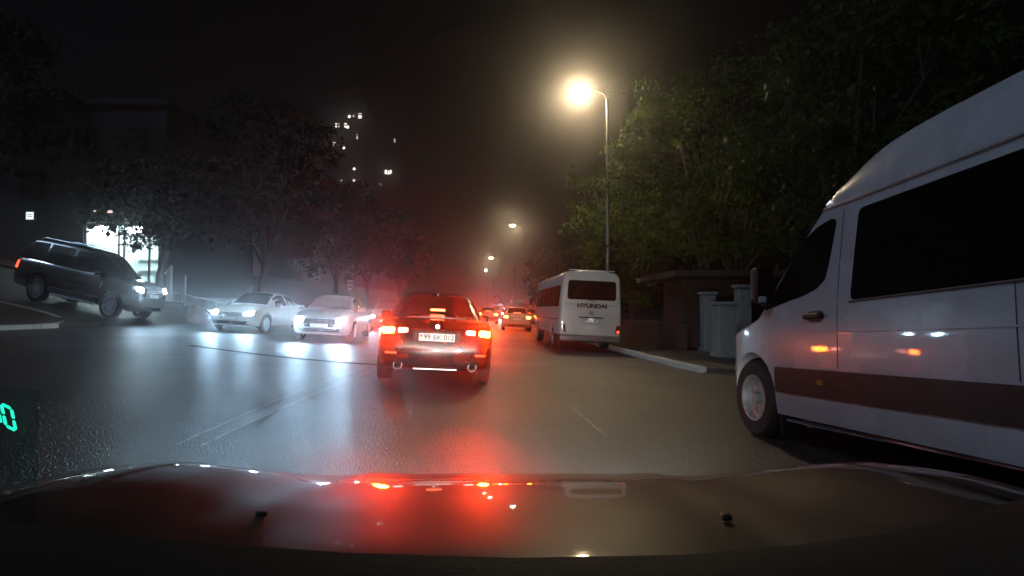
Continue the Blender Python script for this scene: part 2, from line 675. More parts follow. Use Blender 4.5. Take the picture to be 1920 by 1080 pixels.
def spot(name, parent, loc, direction, energy, colr, size=100, blend=1.0, radius=0.06):
    d = bpy.data.lights.new(name, 'SPOT')
    d.energy = energy
    d.color = colr
    d.spot_size = R(size)
    d.spot_blend = blend
    d.shadow_soft_size = radius
    o = bpy.data.objects.new(name, d)
    col.objects.link(o)
    o.parent = parent
    o.location = loc
    o.rotation_euler = Vector(direction).to_track_quat('-Z', 'Y').to_euler()
    return o


def ring_body(y, w, zb, zt, crown=0.03, tuck=0.08):
    """closed cross-section of a car's lower body"""
    h = zt - zb
    half = [(0, zb), (w - 0.14, zb), (w - 0.05, zb + 0.05 * min(1, h / 0.4)), (w - 0.012, zb + h * 0.28), (w, zb + h * 0.52), (w - 0.012, zb + h * 0.74),
            (w - tuck * 0.45, zt - h * 0.08), (w - tuck, zt), (w * 0.72, zt + crown * 0.55), (w * 0.36, zt + crown * 0.9), (0, zt + crown)]
    pts = [(x, y, z) for x, z in half]
    pts += [(-x, y, z) for x, z in half[-2:0:-1]]
    return pts


def ring_cabin(y, wb, wt, zb, zt, crown=0.03):
    h = max(zt - zb, 0.002)
    half = [(0, zb - 0.03), (wb, zb - 0.03), (wb, zb), (wb + (wt - wb) * 0.5 + 0.008, zb + h * 0.5), (wt + 0.004, zb + h * 0.9), (wt - 0.05, zb + h * 0.985), (wt * 0.66, zt + crown * 0.6), (wt * 0.33, zt + crown * 0.9), (0, zt + crown)]
    pts = [(x, y, z) for x, z in half]
    pts += [(-x, y, z) for x, z in half[-2:0:-1]]
    return pts


def plate_part(parent, mw, txt, w=0.52, h=0.112, flag=True, light=False):
    """mw: matrix with +z as outward normal, x to the reader's right, y up"""
    bm = bmesh.new()
    bm_box(bm, (0, 0, 0), (w, h, 0.008), 0.003, 1)
    bm.transform(mw)
    p = from_bm('license_plate', bm, 'plate', parent)
    bm = bmesh.new()
    for (c, s) in (((0, h / 2 + 0.004, 0.001), (w + 0.02, 0.009, 0.014)), ((0, -h / 2 - 0.004, 0.001), (w + 0.02, 0.009, 0.014)), ((w / 2 + 0.005, 0, 0.001), (0.009, h, 0.013)), ((-w / 2 - 0.005, 0, 0.001), (0.009, h, 0.013))):
        bm_box(bm, c, s)
    bm.transform(mw)
    from_bm('plate_frame', bm, 'trim', p)
    if txt:
        text_mesh('lettering', txt, h * 0.92, 'ink', p, mw @ Matrix.Translation((0.03 if flag else 0, 0, 0.006)), 0.001, 1.0, .002)
    if flag:
        for k, mt in enumerate(('flag_blue', 'flag_red', 'flag_green')):
            bm = bmesh.new()
            bm_box(bm, (-w / 2 + 0.035, 0.032 - k * 0.012, 0.0055), (0.04, 0.012, 0.003))
            bm.transform(mw)
            from_bm('flag_stripe', bm, mt, p)
    return p


REAR = Matrix(((1, 0, 0, 0), (0, 0, -1, 0), (0, 1, 0, 0), (0, 0, 0, 1)))    # normal -y, x right, y up
FRONT = Matrix(((-1, 0, 0, 0), (0, 0, 1, 0), (0, 1, 0, 0), (0, 0, 0, 1)))   # normal +y


# ------------------------------------------------------------------ cars
SEDAN = dict(L=4.62, W=1.84, wb=2.72, shift=0.02, r=0.325, tw=0.22,
             top=[(-2.31, .60), (-2.285, .80), (-2.24, .93), (-2.16, .985), (-1.7, 1.02), (-.9, .985), (.4, .95), (.95, .935), (1.45, .885), (1.9, .80), (2.14, .715), (2.26, .62), (2.31, .52)],
             bot=[(-2.31, .44), (-2.26, .34), (-2.1, .27), (-1.3, .22), (0, .20), (1.4, .20), (2.1, .22), (2.26, .28), (2.31, .36)],
             wid=[(-2.31, .66), (-2.285, .74), (-2.22, .81), (-2.05, .87), (-1.4, .915), (0, .92), (1.3, .90), (1.85, .86), (2.1, .78), (2.25, .64), (2.31, .50)],
             roof=[(-1.78, 1.03), (-1.45, 1.14), (-1.05, 1.31), (-.7, 1.415), (-.2, 1.46), (.15, 1.445), (.5, 1.34), (.85, 1.12), (1.08, .945)],
             cwt=[(-1.78, .66), (-1.0, .60), (-.2, .59), (.5, .60), (1.08, .72)], cwb=[(-1.78, .70), (-1.0, .83), (0, .86), (.6, .85), (1.08, .76)],
             belt=[(-1.78, 1.0), (-.9, .985), (.4, .95), (1.08, .93)])
SUV = dict(L=5.0, W=2.0, wb=2.92, shift=0.10, r=0.40, tw=0.27,
           top=[(-2.5, .80), (-2.47, 1.0), (-2.42, 1.12), (-2.3, 1.17), (-1.5, 1.19), (0, 1.19), (.9, 1.19), (1.3, 1.185), (1.9, 1.15), (2.25, 1.09), (2.40, 1.02), (2.47, .9), (2.5, .72)],
           bot=[(-2.5, .55), (-2.44, .44), (-2.2, .36), (0, .31), (2.1, .31), (2.4, .34), (2.5, .46)],
           wid=[(-2.5, .80), (-2.46, .88), (-2.3, .95), (-1.5, .985), (0, .99), (1.6, .98), (2.1, .93), (2.35, .86), (2.47, .76), (2.5, .70)],
           roof=[(-2.44, 1.19), (-2.38, 1.42), (-2.28, 1.64), (-2.12, 1.79), (-1.6, 1.83), (-.6, 1.85), (.1, 1.83), (.5, 1.72), (.95, 1.42), (1.28, 1.18)],
           cwt=[(-2.44, .72), (-1.6, .71), (0, .71), (.5, .72), (1.28, .82)], cwb=[(-2.44, .84), (-1.6, .91), (0, .93), (.8, .91), (1.28, .86)],
           belt=[(-2.44, 1.16), (0, 1.17), (1.28, 1.165)])


def car_shell(root, P, paint, arches=True, nst=46):
    L = P['L']
    ys = np.concatenate([np.linspace(-L / 2, -L / 2 + .3, 9), np.linspace(-L / 2 + .3, L / 2 - .5, nst)[1:-1], np.linspace(L / 2 - .5, L / 2, 12)])
    T = interp(*zip(*P['top']), ys)
    Bm = interp(*zip(*P['bot']), ys)
    Wd = interp(*zip(*P['wid']), ys)
    rings = [ring_body(y, w, b, t) for y, w, b, t in zip(ys, Wd, Bm, T)]
    body = loft('body', rings, paint, root)
    ya = [(-P['wb'] / 2 + P['shift']), (P['wb'] / 2 + P['shift'])]
    if arches:
        cs = []
        for y in ya:
            for s in (-1, 1):
                x0, x1 = sorted((s * (P['W'] / 2 - P['tw'] - 0.09), s * (P['W'] / 2 + 0.3)))
                cs.append((y, P['r'] + 0.015, P['r'] + 0.055, x0, x1))
        cut(body, cs)
    y0, y1 = P['roof'][0][0], P['roof'][-1][0]
    yc = np.linspace(y0, y1, 40)
    rf = interp(*zip(*P['roof']), yc)
    wt = interp(*zip(*P['cwt']), yc)
    wb = interp(*zip(*P['cwb']), yc)
    bl = interp(*zip(*P['belt']), yc)
    rings = [ring_cabin(y, b_, t_, z0, max(z1, z0 + .01)) for y, b_, t_, z0, z1 in zip(yc, wb, wt, bl, rf)]
    cabin = loft('cabin', rings, paint, root)
    return body, cabin, ya


def car_windows(root, P, cabin, cuts, rear_y, front_y, door_glass=True):
    bvh = bvh_of([cabin])
    rf = lambda y: float(interp(*zip(*P['roof']), [y])[0])
    bl = lambda y: float(interp(*zip(*P['belt']), [y])[0])
    for s in (-1, 1):
        for (a, b) in cuts:
            n = 7
            lo = [(y, bl(y) + 0.03) for y in np.linspace(a, b, n)]
            hi = [(y, max(bl(y) + 0.05, bl(y) + (rf(y) - bl(y)) * 0.86)) for y in np.linspace(b, a, n)]
            patch('side_window', bvh, round_poly(lo + hi, 0.02, 1), 'x', s, 'glass', root, 0.004, 0.01, 0.25)
    # windscreen and rear window: seen from above
    for nm_, (ya, yb, wa, wb_) in (('rear_window', rear_y), ('windshield', front_y)):
        poly = [(-wa, ya), (wa, ya), (wb_, yb), (-wb_, yb)]
        patch(nm_, bvh, round_poly(poly, 0.07, 3), 'z', 1, 'glass', root, 0.004, 0.01, 0.16)
    return bvh


def mirrors(root, x, y, z, paint, s=1.0):
    for sg in (-1, 1):
        bm = bmesh.new()
        bm_box(bm, (sg * (x + 0.11 * s), y, z), (0.19 * s, 0.10 * s, 0.14 * s), 0.035 * s, 3)
        bm_box(bm, (sg * (x), y + 0.01, z - 0.045), (0.12 * s, 0.06 * s, 0.035 * s), 0.01, 1)
        from_bm('door_mirror', bm, paint, root, 40)


def handles(root, bvh_body, ys, z, mat):
    for s in (-1, 1):
        for y in ys:
            patch('door_handle', bvh_body, round_poly([(y - .1, z - .014), (y + .1, z - .01), (y + .1, z + .018), (y - .1, z + .014)], .01, 2), 'x', s, mat, root, 0.022, 0.01, 0.1)


def door_seams(root, bvh, ys, z0, z1):
    for s in (-1, 1):
        for y in ys:
            patch('door_seam', bvh, [(y - .004, z0), (y + .004, z0), (y + .004, z1), (y - .004, z1)], 'x', s, 'trim', root, 0.0015, 0.006, 0.1)


HEADCOL = (0.44, 0.74, 1.0)


def front_end(root, P, bvh, lamp_z, lamp_x, on=True, energy=900, emit_mat='head_emit', grille='bars', plate_txt='', lamp_h=0.11, lamp_w=0.34, down=0.045, aim=0.0):
    L2 = P['L'] / 2
    for s in (-1, 1):
        a, b = lamp_x - lamp_w / 2, lamp_x + lamp_w / 2
        poly = [(s * a, lamp_z - lamp_h * .45), (s * b, lamp_z - lamp_h * .25), (s * (b - .01), lamp_z + lamp_h * .6), (s * (a + .04), lamp_z + lamp_h * .35)]
        hl = patch('headlight', bvh, round_poly(poly, .03, 3), 'y', 1, 'clear_lens', root, 0.006, 0.03, 0.08)
        if on:
            c = lamp_x + lamp_w * 0.02
            e = [(s * (c - .14), lamp_z - .06), (s * (c + .12), lamp_z - .05), (s * (c + .12), lamp_z + .075), (s * (c - .12), lamp_z + .065)]
            patch('headlight_beam', bvh, round_poly(e, .045, 4), 'y', 1, emit_mat, hl, 0.012, 0.004, 0.08)
            if energy > 0:
                spot('headlight_lamp', root, (s * lamp_x, L2 + 0.02, lamp_z), (aim, 1, -down), energy, HEADCOL, 150, 1.0, 0.06)
    if grille == 'bars':
        gz0, gz1 = lamp_z - .22, lamp_z + .02
        poly = [(-.50, gz1), (.50, gz1), (.42, gz0), (-.42, gz0)]
        g = patch('grille', bvh, round_poly(poly, .05, 3), 'y', 1, 'trim', root, 0.004, 0.02, 0.12)
        for k in range(4):
            z = gz0 + .035 + k * (gz1 - gz0 - .05) / 3.4
            patch('grille_bar', bvh, [(-.42, z), (.42, z), (.42, z + .012), (-.42, z + .012)], 'y', 1, 'chrome', g, 0.012, 0.002, 0.2)
    else:
        poly = [(-.46, lamp_z + .03), (.46, lamp_z + .03), (.43, lamp_z - .10), (-.43, lamp_z - .10)]
        g = patch('grille', bvh, round_poly(poly, .03, 2), 'y', 1, 'trim', root, 0.004, 0.02, 0.12)
        for k in range(2):
            z = lamp_z - .06 + k * .045
            patch('grille_bar', bvh, [(-.42, z), (.42, z), (.42, z + .01), (-.42, z + .01)], 'y', 1, 'chrome', g, 0.012, 0.002, 0.2)
    b0 = float(interp(*zip(*P['bot']), [L2 - .1])[0])
    poly = [(-.62, b0 + .16), (.62, b0 + .16), (.56, b0 + .05), (-.56, b0 + .05)]
    patch('lower_intake', bvh, round_poly(poly, .03, 2), 'y', 1, 'trim', root, 0.003, 0.02, 0.12)
    hit = bvh.ray_cast(Vector((0, 5, lamp_z - .17)), Vector((0, -1, 0)))[0]
    yy = hit.y if hit else L2
    plate_part(root, Matrix.Translation((0, yy + .02, lamp_z - .17)) @ FRONT, plate_txt, flag=False)


def rear_end(root, P, bvh, z, on='tail_soft', plate_txt='', plate_z=None, bar=True, w=0.36, xin=0.44, h=0.13, spots=0):
    L2 = P['L'] / 2
    for s in (-1, 1):
        poly = [(s * xin, z - h * .35), (s * (xin + w), z - h * .5), (s * (xin + w), z + h * .5), (s * xin, z + h * .45)]
        patch('tail_light', bvh, round_poly(poly, .03, 3), 'y', -1, on, root, 0.006, 0.03, 0.08)
    pz = plate_z if plate_z else z - .12
    hit = bvh.ray_cast(Vector((0, -5, pz)), Vector((0, 1, 0)))[0]
    yy = hit.y if hit else -L2
    plate_part(root, Matrix.Translation((0, yy - .012, pz)) @ REAR, plate_txt, flag=False)


# ================================================================== SETTING
def sheet(name, xs, ys, f, mat, kind='structure', skirt=0.0):
    xs, ys = list(xs), list(ys)
    nx, ny = len(xs), len(ys)
    verts = []
    for j, y in enumerate(ys):
        for i, x in enumerate(xs):
            X = x(y) if callable(x) else x
            verts.append((X, y, f(X, y)))
    faces = [(j * nx + i, j * nx + i + 1, (j + 1) * nx + i + 1, (j + 1) * nx + i) for j in range(ny - 1) for i in range(nx - 1)]
    if skirt:
        n0 = len(verts)
        border = [i for i in range(nx)] + [j * nx + nx - 1 for j in range(1, ny)] + [(ny - 1) * nx + i for i in range(nx - 2, -1, -1)] + [j * nx for j in range(ny - 2, 0, -1)]
        for b in border:
            v = verts[b]
            verts.append((v[0], v[1], v[2] - skirt))
        m = len(border)
        for k in range(m):
            faces.append((border[(k + 1) % m], border[k], n0 + k, n0 + (k + 1) % m))
    o = raw(name, verts, faces, mat, None, 60)
    return tag(o, kind=kind)


def kerb_x(y):
    if y < 24:
        return 4.1 - 0.092 * (y - 11.7)
    if y < 62:
        return 2.97 - 0.068 * (y - 24)
    return 2.97 - 0.068 * 38 - 0.080 * (y - 62)


def left_x(y):
    if y < 27.5:
        return -13.6
    return -13.6 - 0.075 * (y - 27.5)


yroad = list(np.arange(-16, 62, 0.9)) + list(np.arange(62.0, 260, 6.0))
cols = []
for k in range(27):
    t = k / 26.0
    cols.append(lambda y, t=t: left_x(y) * (1 - t) + (kerb_x(y) if y > 11.7 else kerb_x(11.7) + (1.9 if y < 10.2 else 1.9 * (11.7 - y) / 1.5)) * t)
road = sheet('road', cols, yroad, gh, 'road')
tag(road, 'dark damp asphalt road reflecting the headlights', kind='structure')

side = sheet('side_street', list(np.linspace(-60, -13.6, 48)), list(np.linspace(18.0, 27.5, 13)), lambda x, y: gh(x, y) + (0.004 if x > -13.7 else 0.0), 'side_road')
tag(side, 'steep side street climbing away on the left', kind='structure')

ground = sheet('ground', list(np.linspace(-260, -62, 12)) + list(np.linspace(-60, 30, 64)) + list(np.linspace(34, 260, 12)), list(np.linspace(-60, -18, 6)) + list(np.linspace(-16, 60, 60)) + list(np.linspace(66, 420, 20)), lambda x, y: gh(x, y) - 0.16, 'earth')
tag(ground, 'dark bare ground beside the road', kind='structure')


# right pavement behind the kerb
def pav_z(x, y):
    return gh(x, y) + 0.115


pr = sheet('pavement_right', [lambda y, t=t: kerb_x(y) + 0.16 + t * 9.0 for t in np.linspace(0, 1, 12)], list(np.arange(11.7, 62, 1.2)) + list(np.arange(62.4, 200, 8)), pav_z, 'paving', skirt=0.35)
tag(pr, 'dark pavement behind the pale kerb stones', kind='structure')
drive = sheet('driveway', [lambda y, t=t: (kerb_x(11.7) + (1.92 if y < 10.2 else 1.9 * (11.7 - y) / 1.5 + 0.02)) + t * 8.0 for t in np.linspace(0, 1, 10)], list(np.linspace(5.0, 11.66, 9)), lambda x, y: gh(x, y) + 0.02, 'paving', skirt=0.25)
tag(drive, 'dropped driveway crossing beside the white van', kind='structure')
pl = sheet('pavement_left', [lambda y, t=t: -13.75 - t * 34 for t in np.linspace(0, 1, 30)], list(np.linspace(-12, 17.8, 16)), pav_z, 'paving', skirt=0.35)
tag(pl, 'raised pavement corner below the black off-roader', kind='structure')
pf = sheet('pavement_far', [lambda y, t=t: left_x(y) - 0.15 - t * 34 for t in np.linspace(0, 1, 30)], list(np.linspace(27.65, 62, 20)) + list(np.linspace(66, 200, 12)), pav_z, 'paving', skirt=0.35)
tag(pf, 'pavement in front of the lit shop', kind='structure')


def kerb_run(name, pts, label, n_parts, w=0.16, h=0.13):
    """kerb stones along a polyline, each a part"""
    root = tag(empty(name, loc=(0, 0, 0)), label, None, None, 'structure')
    done = 0
    rest = bmesh.new()
    for (x0, y0), (x1, y1) in zip(pts[:-1], pts[1:]):
        d = Vector((x1 - x0, y1 - y0, 0))
        dn = d.normalized()
        nrm = Vector((dn.y, -dn.x, 0))
        a = Vector((x0, y0, 0)) + dn * 0.012
        b = Vector((x1, y1, 0)) - dn * 0.012
        jig = random.uniform(-0.008, 0.012)
        top = [(gh(p.x, p.y) + h + jig) for p in (a, b)]
        prof = [(0.0, -0.3), (0.0, -0.02), (0.02, 0.0), (w, 0.0), (w, -0.3)]
        bm = bmesh.new() if done < n_parts else rest
        va = [bm.verts.new((a.x + nrm.x * u, a.y + nrm.y * u, top[0] + v)) for u, v in prof]
        vb = [bm.verts.new((b.x + nrm.x * u, b.y + nrm.y * u, top[1] + v)) for u, v in prof]
        for k in range(4):
            bm.faces.new((va[k], va[k + 1], vb[k + 1], vb[k]))
        bm.faces.new(va[::-1])
        bm.faces.new(vb)
        if done < n_parts:
            from_bm('kerb_stone', bm, 'kerb', root)
        done += 1
    if len(rest.verts):
        o = from_bm('kerb_stones_beyond', rest, 'kerb', root)
        o['kind'] = 'stuff'
    else:
        rest.free()
    return root


kerb_run('kerb_right', [(kerb_x(y), y) for y in np.arange(11.7, 190, 1.0)], 'pale concrete kerb stones along the right side', 40)
lk = [(-13.6, y) for y in np.arange(-10, 15.4, 1.2)]
arc = [(-13.6 - 2.4 * (1 - math.cos(t)), 15.4 + 2.4 * math.sin(t)) for t in np.linspace(0, math.pi / 2, 6)]
lk = lk + arc[0:] + [(x, 17.8) for x in np.arange(-17.0, -40, -1.2)]
lk = lk[::-1]
kerb_run('kerb_left', lk, 'kerb stones round the corner of the side street', 40)

# tar seam across the road (a dark curve in front of the oncoming cars) and worn wheel-track lines


def ribbon(name, pts, w, mat, label, dz=0.006, thick=0.0):
    vs_, fs = [], []
    P3 = [Vector((x, y, 0)) for x, y in pts]
    for i, p in enumerate(P3):
        d = (P3[min(i + 1, len(P3) - 1)] - P3[max(i - 1, 0)]).normalized()
        n_ = Vector((d.y, -d.x, 0))
        ww = w * (1 + 0.25 * math.sin(i * 1.7) * math.cos(i * 0.63))
        for s in (-1, 1):
            q = p + n_ * s * ww / 2
            vs_.append((q.x, q.y, gh(q.x, q.y) + dz))
    for i in range(len(P3) - 1):
        fs.append((2 * i, 2 * i + 1, 2 * i + 3, 2 * i + 2))
    o = raw(name, vs_, fs, mat)
    return tag(o, label, None, None, 'structure')


def px_ground(u, v, dz=0.0):
    """where the ray through the picture point (u, v) of the 1920 px photograph meets the street surface"""
    p_ = math.atan(0.03)
    dx, du = (u - 960) / 1000.0, -(v - 540) / 1000.0
    d = Vector((dx, math.cos(p_) - du * math.sin(p_), math.sin(p_) + du * math.cos(p_)))
    lo, hi = 0.5, 400.0
    f = lambda t: CAM_H + d.z * t - gh(d.x * t, d.y * t) - dz
    for _ in range(60):
        m = (lo + hi) / 2
        if f(m) > 0:
            lo = m
        else:
            hi = m
    return (d.x * lo, d.y * lo)


def seam_curve(ctrl, n=24):
    c = [px_ground(u, v) for u, v in ctrl]
    xs = np.linspace(0, 1, len(c))
    tt = np.linspace(0, 1, n)
    return list(zip(interp(xs, [p[0] for p in c], tt), interp(xs, [p[1] for p in c], tt)))


ribbon('road_seam', seam_curve([(355, 648), (430, 658), (540, 671), (640, 680), (730, 686)]), 0.16, 'seam', 'dark tar seam curving across the road before the oncoming cars', 0.008)
ribbon('lane_line', seam_curve([(330, 835), (420, 795), (540, 742), (690, 686)]), 0.026, 'line', 'thin worn pale line slanting across the asphalt, far one of two', 0.006)
ribbon('lane_line', seam_curve([(378, 836), (460, 797), (560, 752), (700, 694)]), 0.026, 'line', 'thin worn pale line slanting across the asphalt, near one of two', 0.006)
ribbon('lane_line', seam_curve([(1062, 757), (1100, 788), (1135, 818)]), 0.035, 'faint_line', 'short faded marking on the road before the white van', 0.006)

# ------------------------------------------------------------------ street lamps


def street_lamp(x, y, lamp_dx, top, crank, label, energy, lower_dx=-1.35, seg=12):
    z0 = gh(x, y)
    root = tag(empty('street_lamp', loc=(x, y, z0)), label, 'street lamp', 'street lamps along the right side')
    bm = bmesh.new()
    if crank:
        bm_tube(bm, [(lower_dx, 0, 0), (lower_dx, 0, 6.6)], [0.16, 0.12], seg)
        bm_tube(bm, [(lower_dx, 0, 6.6), (lower_dx, 0, 6.9), (lower_dx * .6, 0, 7.25), (0, 0, 7.75), (0, 0, 8.1), (0, 0, top - 0.3)], [0.08, 0.075, 0.07, 0.065, 0.06, 0.05], seg)
    else:
        bm_tube(bm, [(0, 0, 0), (0, 0, 2.0), (0, 0, top - 0.3)], [0.11, 0.085, 0.05], seg)
    from_bm('pole', bm, 'pole', root, 50)
    bm = bmesh.new()
    bx_ = lower_dx if crank else 0
    bm_lathe(bm, [(0.0, 0.26), (0.05, 0.26), (0.08, 0.17), (0.45, 0.16), (0.5, 0.12)], 14, 'z', (bx_, 0, 0))
    from_bm('base', bm, 'pole', root, 40)
    tube('arm', [(0, 0, top - 0.35), (lamp_dx * .15, 0, top - .05), (lamp_dx * .5, 0, top + .12), (lamp_dx * .86, 0, top + .16)], [0.045, 0.04, 0.035, 0.03], 'pole', root, 8)
    hx = lamp_dx
    bm = bmesh.new()
    bm_box(bm, (hx, 0, top + 0.17), (0.62, 0.30, 0.13), 0.05, 3)
    h = from_bm('lamp_head', bm, 'pole', root, 40)
    bm = bmesh.new()
    bm_box(bm, (hx - .04, 0, top + 0.055), (0.52, 0.28, 0.16), 0.07, 3)
    from_bm('lamp_lens', bm, 'lamp_emit', h, 40)
    if energy > 0:
        spot('lamp_light', root, (hx - .04, 0, top + 0.03), (-0.12, -0.05, -1), energy, (1.0, 0.74, 0.42), 165, 1.0, 0.12)
    return root


street_lamp(4.32, 24.0, -1.20, 11.35, False, 'tall street lamp nearest the camera, shining behind the white bus', 15000)
street_lamp(1.55, 67.0, -1.45, 11.7, True, 'second street lamp down the road, on a cranked pole', 6000)
street_lamp(-2.5, 108.0, -1.7, 11.0, True, 'third street lamp, small and far down the road', 4000, seg=8)
street_lamp(-5.6, 150.0, -1.7, 11.0, True, 'farthest street lamp, its thin pole just right of the red sedan', 2000, seg=6)


# ------------------------------------------------------------------ far signs


def round_sign(x, y, r_, z, label):
    z0 = gh(x, y)
    root = tag(empty('road_sign', loc=(x, y, z0)), label, 'road sign')
    tube('post', [(0, 0, 0), (0, 0, z + r_)], 0.035, 'pole', root, 8)
    bm = bmesh.new()
    rs = bm_lathe(bm, [(-0.05, r_), (-0.065, r_)], 20, 'y', (0, 0, z))
    bm.faces.new(rs[0]); bm.faces.new(rs[1])
    d = from_bm('sign_disc', bm, 'sign_red', root)
    bm = bmesh.new()
    rs = bm_lathe(bm, [(-0.066, r_ * .78), (-0.07, r_ * .78)], 20, 'y', (0, 0, z))
    bm.faces.new(rs[0]); bm.faces.new(rs[1])
    from_bm('sign_face', bm, 'sign_white', d)


round_sign(-1.45, 52.0, 0.42, 2.15, 'small round sign on a thin post far ahead beside the red sedan')


def slat_sign(x, y):
    z0 = gh(x, y)
    root = tag(empty('direction_sign', loc=(x, y, z0)), 'small stacked white sign boards on a thin post behind the silver car', 'sign')
    tube('post', [(0, 0, 0), (0, 0, 2.42)], 0.03, 'pole', root, 8)
    for k in range(3):
        box('sign_board', (0, -0.05, 2.34 - k * 0.2), (0.30 if k < 2 else 0.2, 0.02, 0.13), 'sign_white', root, 0.006, 1)


slat_sign(-8.2, 27.0)

# ------------------------------------------------------------------ shop building on the left


def shop_building():
    x0, x1, yf, yb = -38.0, -19.6, 30.0, 40.0
    zg = 2.15
    top = 12.5
    root = tag(empty('shop_building', loc=(0, 0, 0)), 'dark building with a brightly lit glass shop front behind the black off-roader', 'building')
    sx0, sx1, sz1 = -24.2, -19.95, 5.75
    # walls round the opening
    bm = bmesh.new()
    def wb(a, b, c, d, e, f):
        bm_box(bm, ((a + b) / 2, (c + d) / 2, (e + f) / 2), (b - a, d - c, f - e))
    wb(x0, sx0, yf, yf + .3, -1, top)
    wb(sx1, x1, yf, yf + .3, -1, top)
    wb(sx0, sx1, yf, yf + .3, sz1, top)
    wb(sx0, sx1, yf, yf + .3, -1, zg)
    wb(x0, x1, yb, yb + .3, -1, top)
    wb(x0, x0 + .3, yf + .3, yb, -1, top)
    wb(x1 - .3, x1, yf + .3, yb, -1, top)
    from_bm('wall', bm, 'facade', root)
    box('roof', ((x0 + x1) / 2, (yf + yb) / 2 + .15, top + .15), (x1 - x0 + .6, yb - yf + .9, .3), 'facade', root, .03, 1)
    # the lit room behind the glass
    bm = bmesh.new()
    wb(sx0, sx1, yf + .3, yf + 4.3, zg - .1, zg)
    wb(sx0, sx1, yf + .3, yf + 4.3, sz1, sz1 + .1)
    wb(sx0 - .1, sx0, yf + .3, yf + 4.3, zg, sz1)
    wb(sx1, sx1 + .05, yf + .3, yf + 4.3, zg, sz1)
    wb(sx0, sx1, yf + 4.3, yf + 4.4, zg, sz1)
    room = from_bm('shop_room', bm, 'inner', root)
    for k in range(3):
        for j in range(2):
            box('ceiling_panel', (sx0 + .8 + k * 1.35, yf + 1.2 + j * 1.7, sz1 - .035), (.9, .9, .05), 'shop_light', room)
    # fittings: counter, shelf and boxes
    box('counter', (-20.95, yf + 2.2, zg + .5), (.95, .6, 1.0), 'shelf', room, .02, 1)
    box('shelf_unit', (-21.3, yf + 3.9, zg + 1.35), (1.3, .4, .5), 'shelf', room, .02, 1)
    for k in range(3):
        box('shelf', (-23.2 + k * .02, yf + 4.05, zg + .6 + k * .7), (1.6, .35, .06), 'inner', room, .01, 1)
    # frames
    for x in (sx0 + .04, -22.28, -21.98, -20.55, sx1 - .04):
        box('mullion', (x, yf + .16, (zg + sz1) / 2), (.09, .10, sz1 - zg), 'frame', root)
    for z in (zg + .05, zg + 2.45, sz1 - .05):
        box('transom', ((sx0 + sx1) / 2, yf + .17, z), (sx1 - sx0, .07, .08), 'frame', root)
    for a, b in ((sx0 + .085, -22.33), (-21.93, -20.6), (-20.5, sx1 - .085)):
        box('pane', ((a + b) / 2, yf + .18, zg + 1.25), (b - a, .012, 2.3), 'hud_glass', root)
    # canopy and sign fascia over the shop front
    box('fascia', ((sx0 + sx1) / 2, yf - .28, sz1 + .42), (sx1 - sx0 + .5, .5, .75), 'frame', root, .02, 1)
    for (x, w) in ((-23.0, .42), (-22.3, .26)):
        box('fascia_lamp', (x, yf - .56, sz1 + .62), (w, .05, .14), 'win_dim', root, .01, 1)
    # dark upper windows
    for fl in range(2):
        for k in range(6):
            xw = x0 + 2.2 + k * 2.9
            if fl == 0 and -25.2 < xw < -18.8:
                continue
            w = box('window', (xw, yf - .004, 7.9 + fl * 2.6 - (0.0)), (1.3, .04, 1.5), 'glass', root)
            box('window_frame', (xw, yf - .03, 7.9 + fl * 2.6 - .8), (1.5, .09, .08), 'facade', w)
    return root


shop_building()
sb = tag(empty('wall_sign', loc=(-27.05, 29.86, 6.2)), 'small square lit white sign high on the dark wall at far left', 'sign')
box('sign_box', (0, 0, 0), (.50, .14, .50), 'frame', sb, .02, 1)
box('sign_face', (0, -.078, 0), (.42, .012, .42), 'sign_light', sb)
for k in range(2):
    box('sign_line', (0.0, -.087, .06 - k * .1), (.26, .006, .03), 'shelf', sb)

# low white wall, lit pillar, thin post and rock at the corner
def low_wall():
    root = tag(empty('low_wall', loc=(-16.6, 27.2, gh(-16.6, 27.2))), 'low pale wall along the corner behind the white sedan', 'wall')
    a, b = Vector((-18.0, 28.3, 0)), Vector((-13.4, 28.6, 0))
    n = 8
    for k in range(n):
        p = a.lerp(b, (k + .5) / n)
        z = gh(p.x, p.y) + .115
        sl = (gh(p.x + .3, p.y) - gh(p.x - .3, p.y)) / .6
        bm = bmesh.new()
        bm_box(bm, (0, 0, .25), ((b - a).length / n - .012, .28, .5), .015, 1)
        for v in bm.verts:
            v.co.z += v.co.x * sl
        bmesh.ops.translate(bm, vec=p + Vector((0, 0, z)) - Vector(root.location), verts=bm.verts[:])
        from_bm('block', bm, 'wall_white', root, 35)


low_wall()
pz = gh(-17.9, 28.0) + .1
pp = tag(empty('lit_pillar', loc=(-17.95, 27.9, pz)), 'slim pale pillar with a small lamp beside the lit shop', 'pillar')
bm = bmesh.new()
bm_box(bm, (0, 0, .95), (.26, .2, 1.9), .02, 1)
for v in bm.verts:
    if v.co.z > 1.5 and v.co.x < 0:
        v.co.z -= .22
from_bm('shaft', bm, 'wall_white', pp)
box('lamp', (-.2, -.05, 1.5), (.16, .12, .09), 'sign_light', pp, .02, 1)
box('bracket', (-.13, -.02, 1.56), (.12, .04, .03), 'pole', pp)
tp = tag(empty('thin_post', loc=(-17.0, 27.75, gh(-17.0, 27.75) + .1)), 'thin white post between the pale pillar and the white sedan', 'post')
tube('shaft', [(0, 0, 0), (0, 0, 1.55)], .035, 'sign_white', tp, 8)
tube('cap', [(0, 0, 1.55), (0, 0, 1.6)], .045, 'pole', tp, 8)


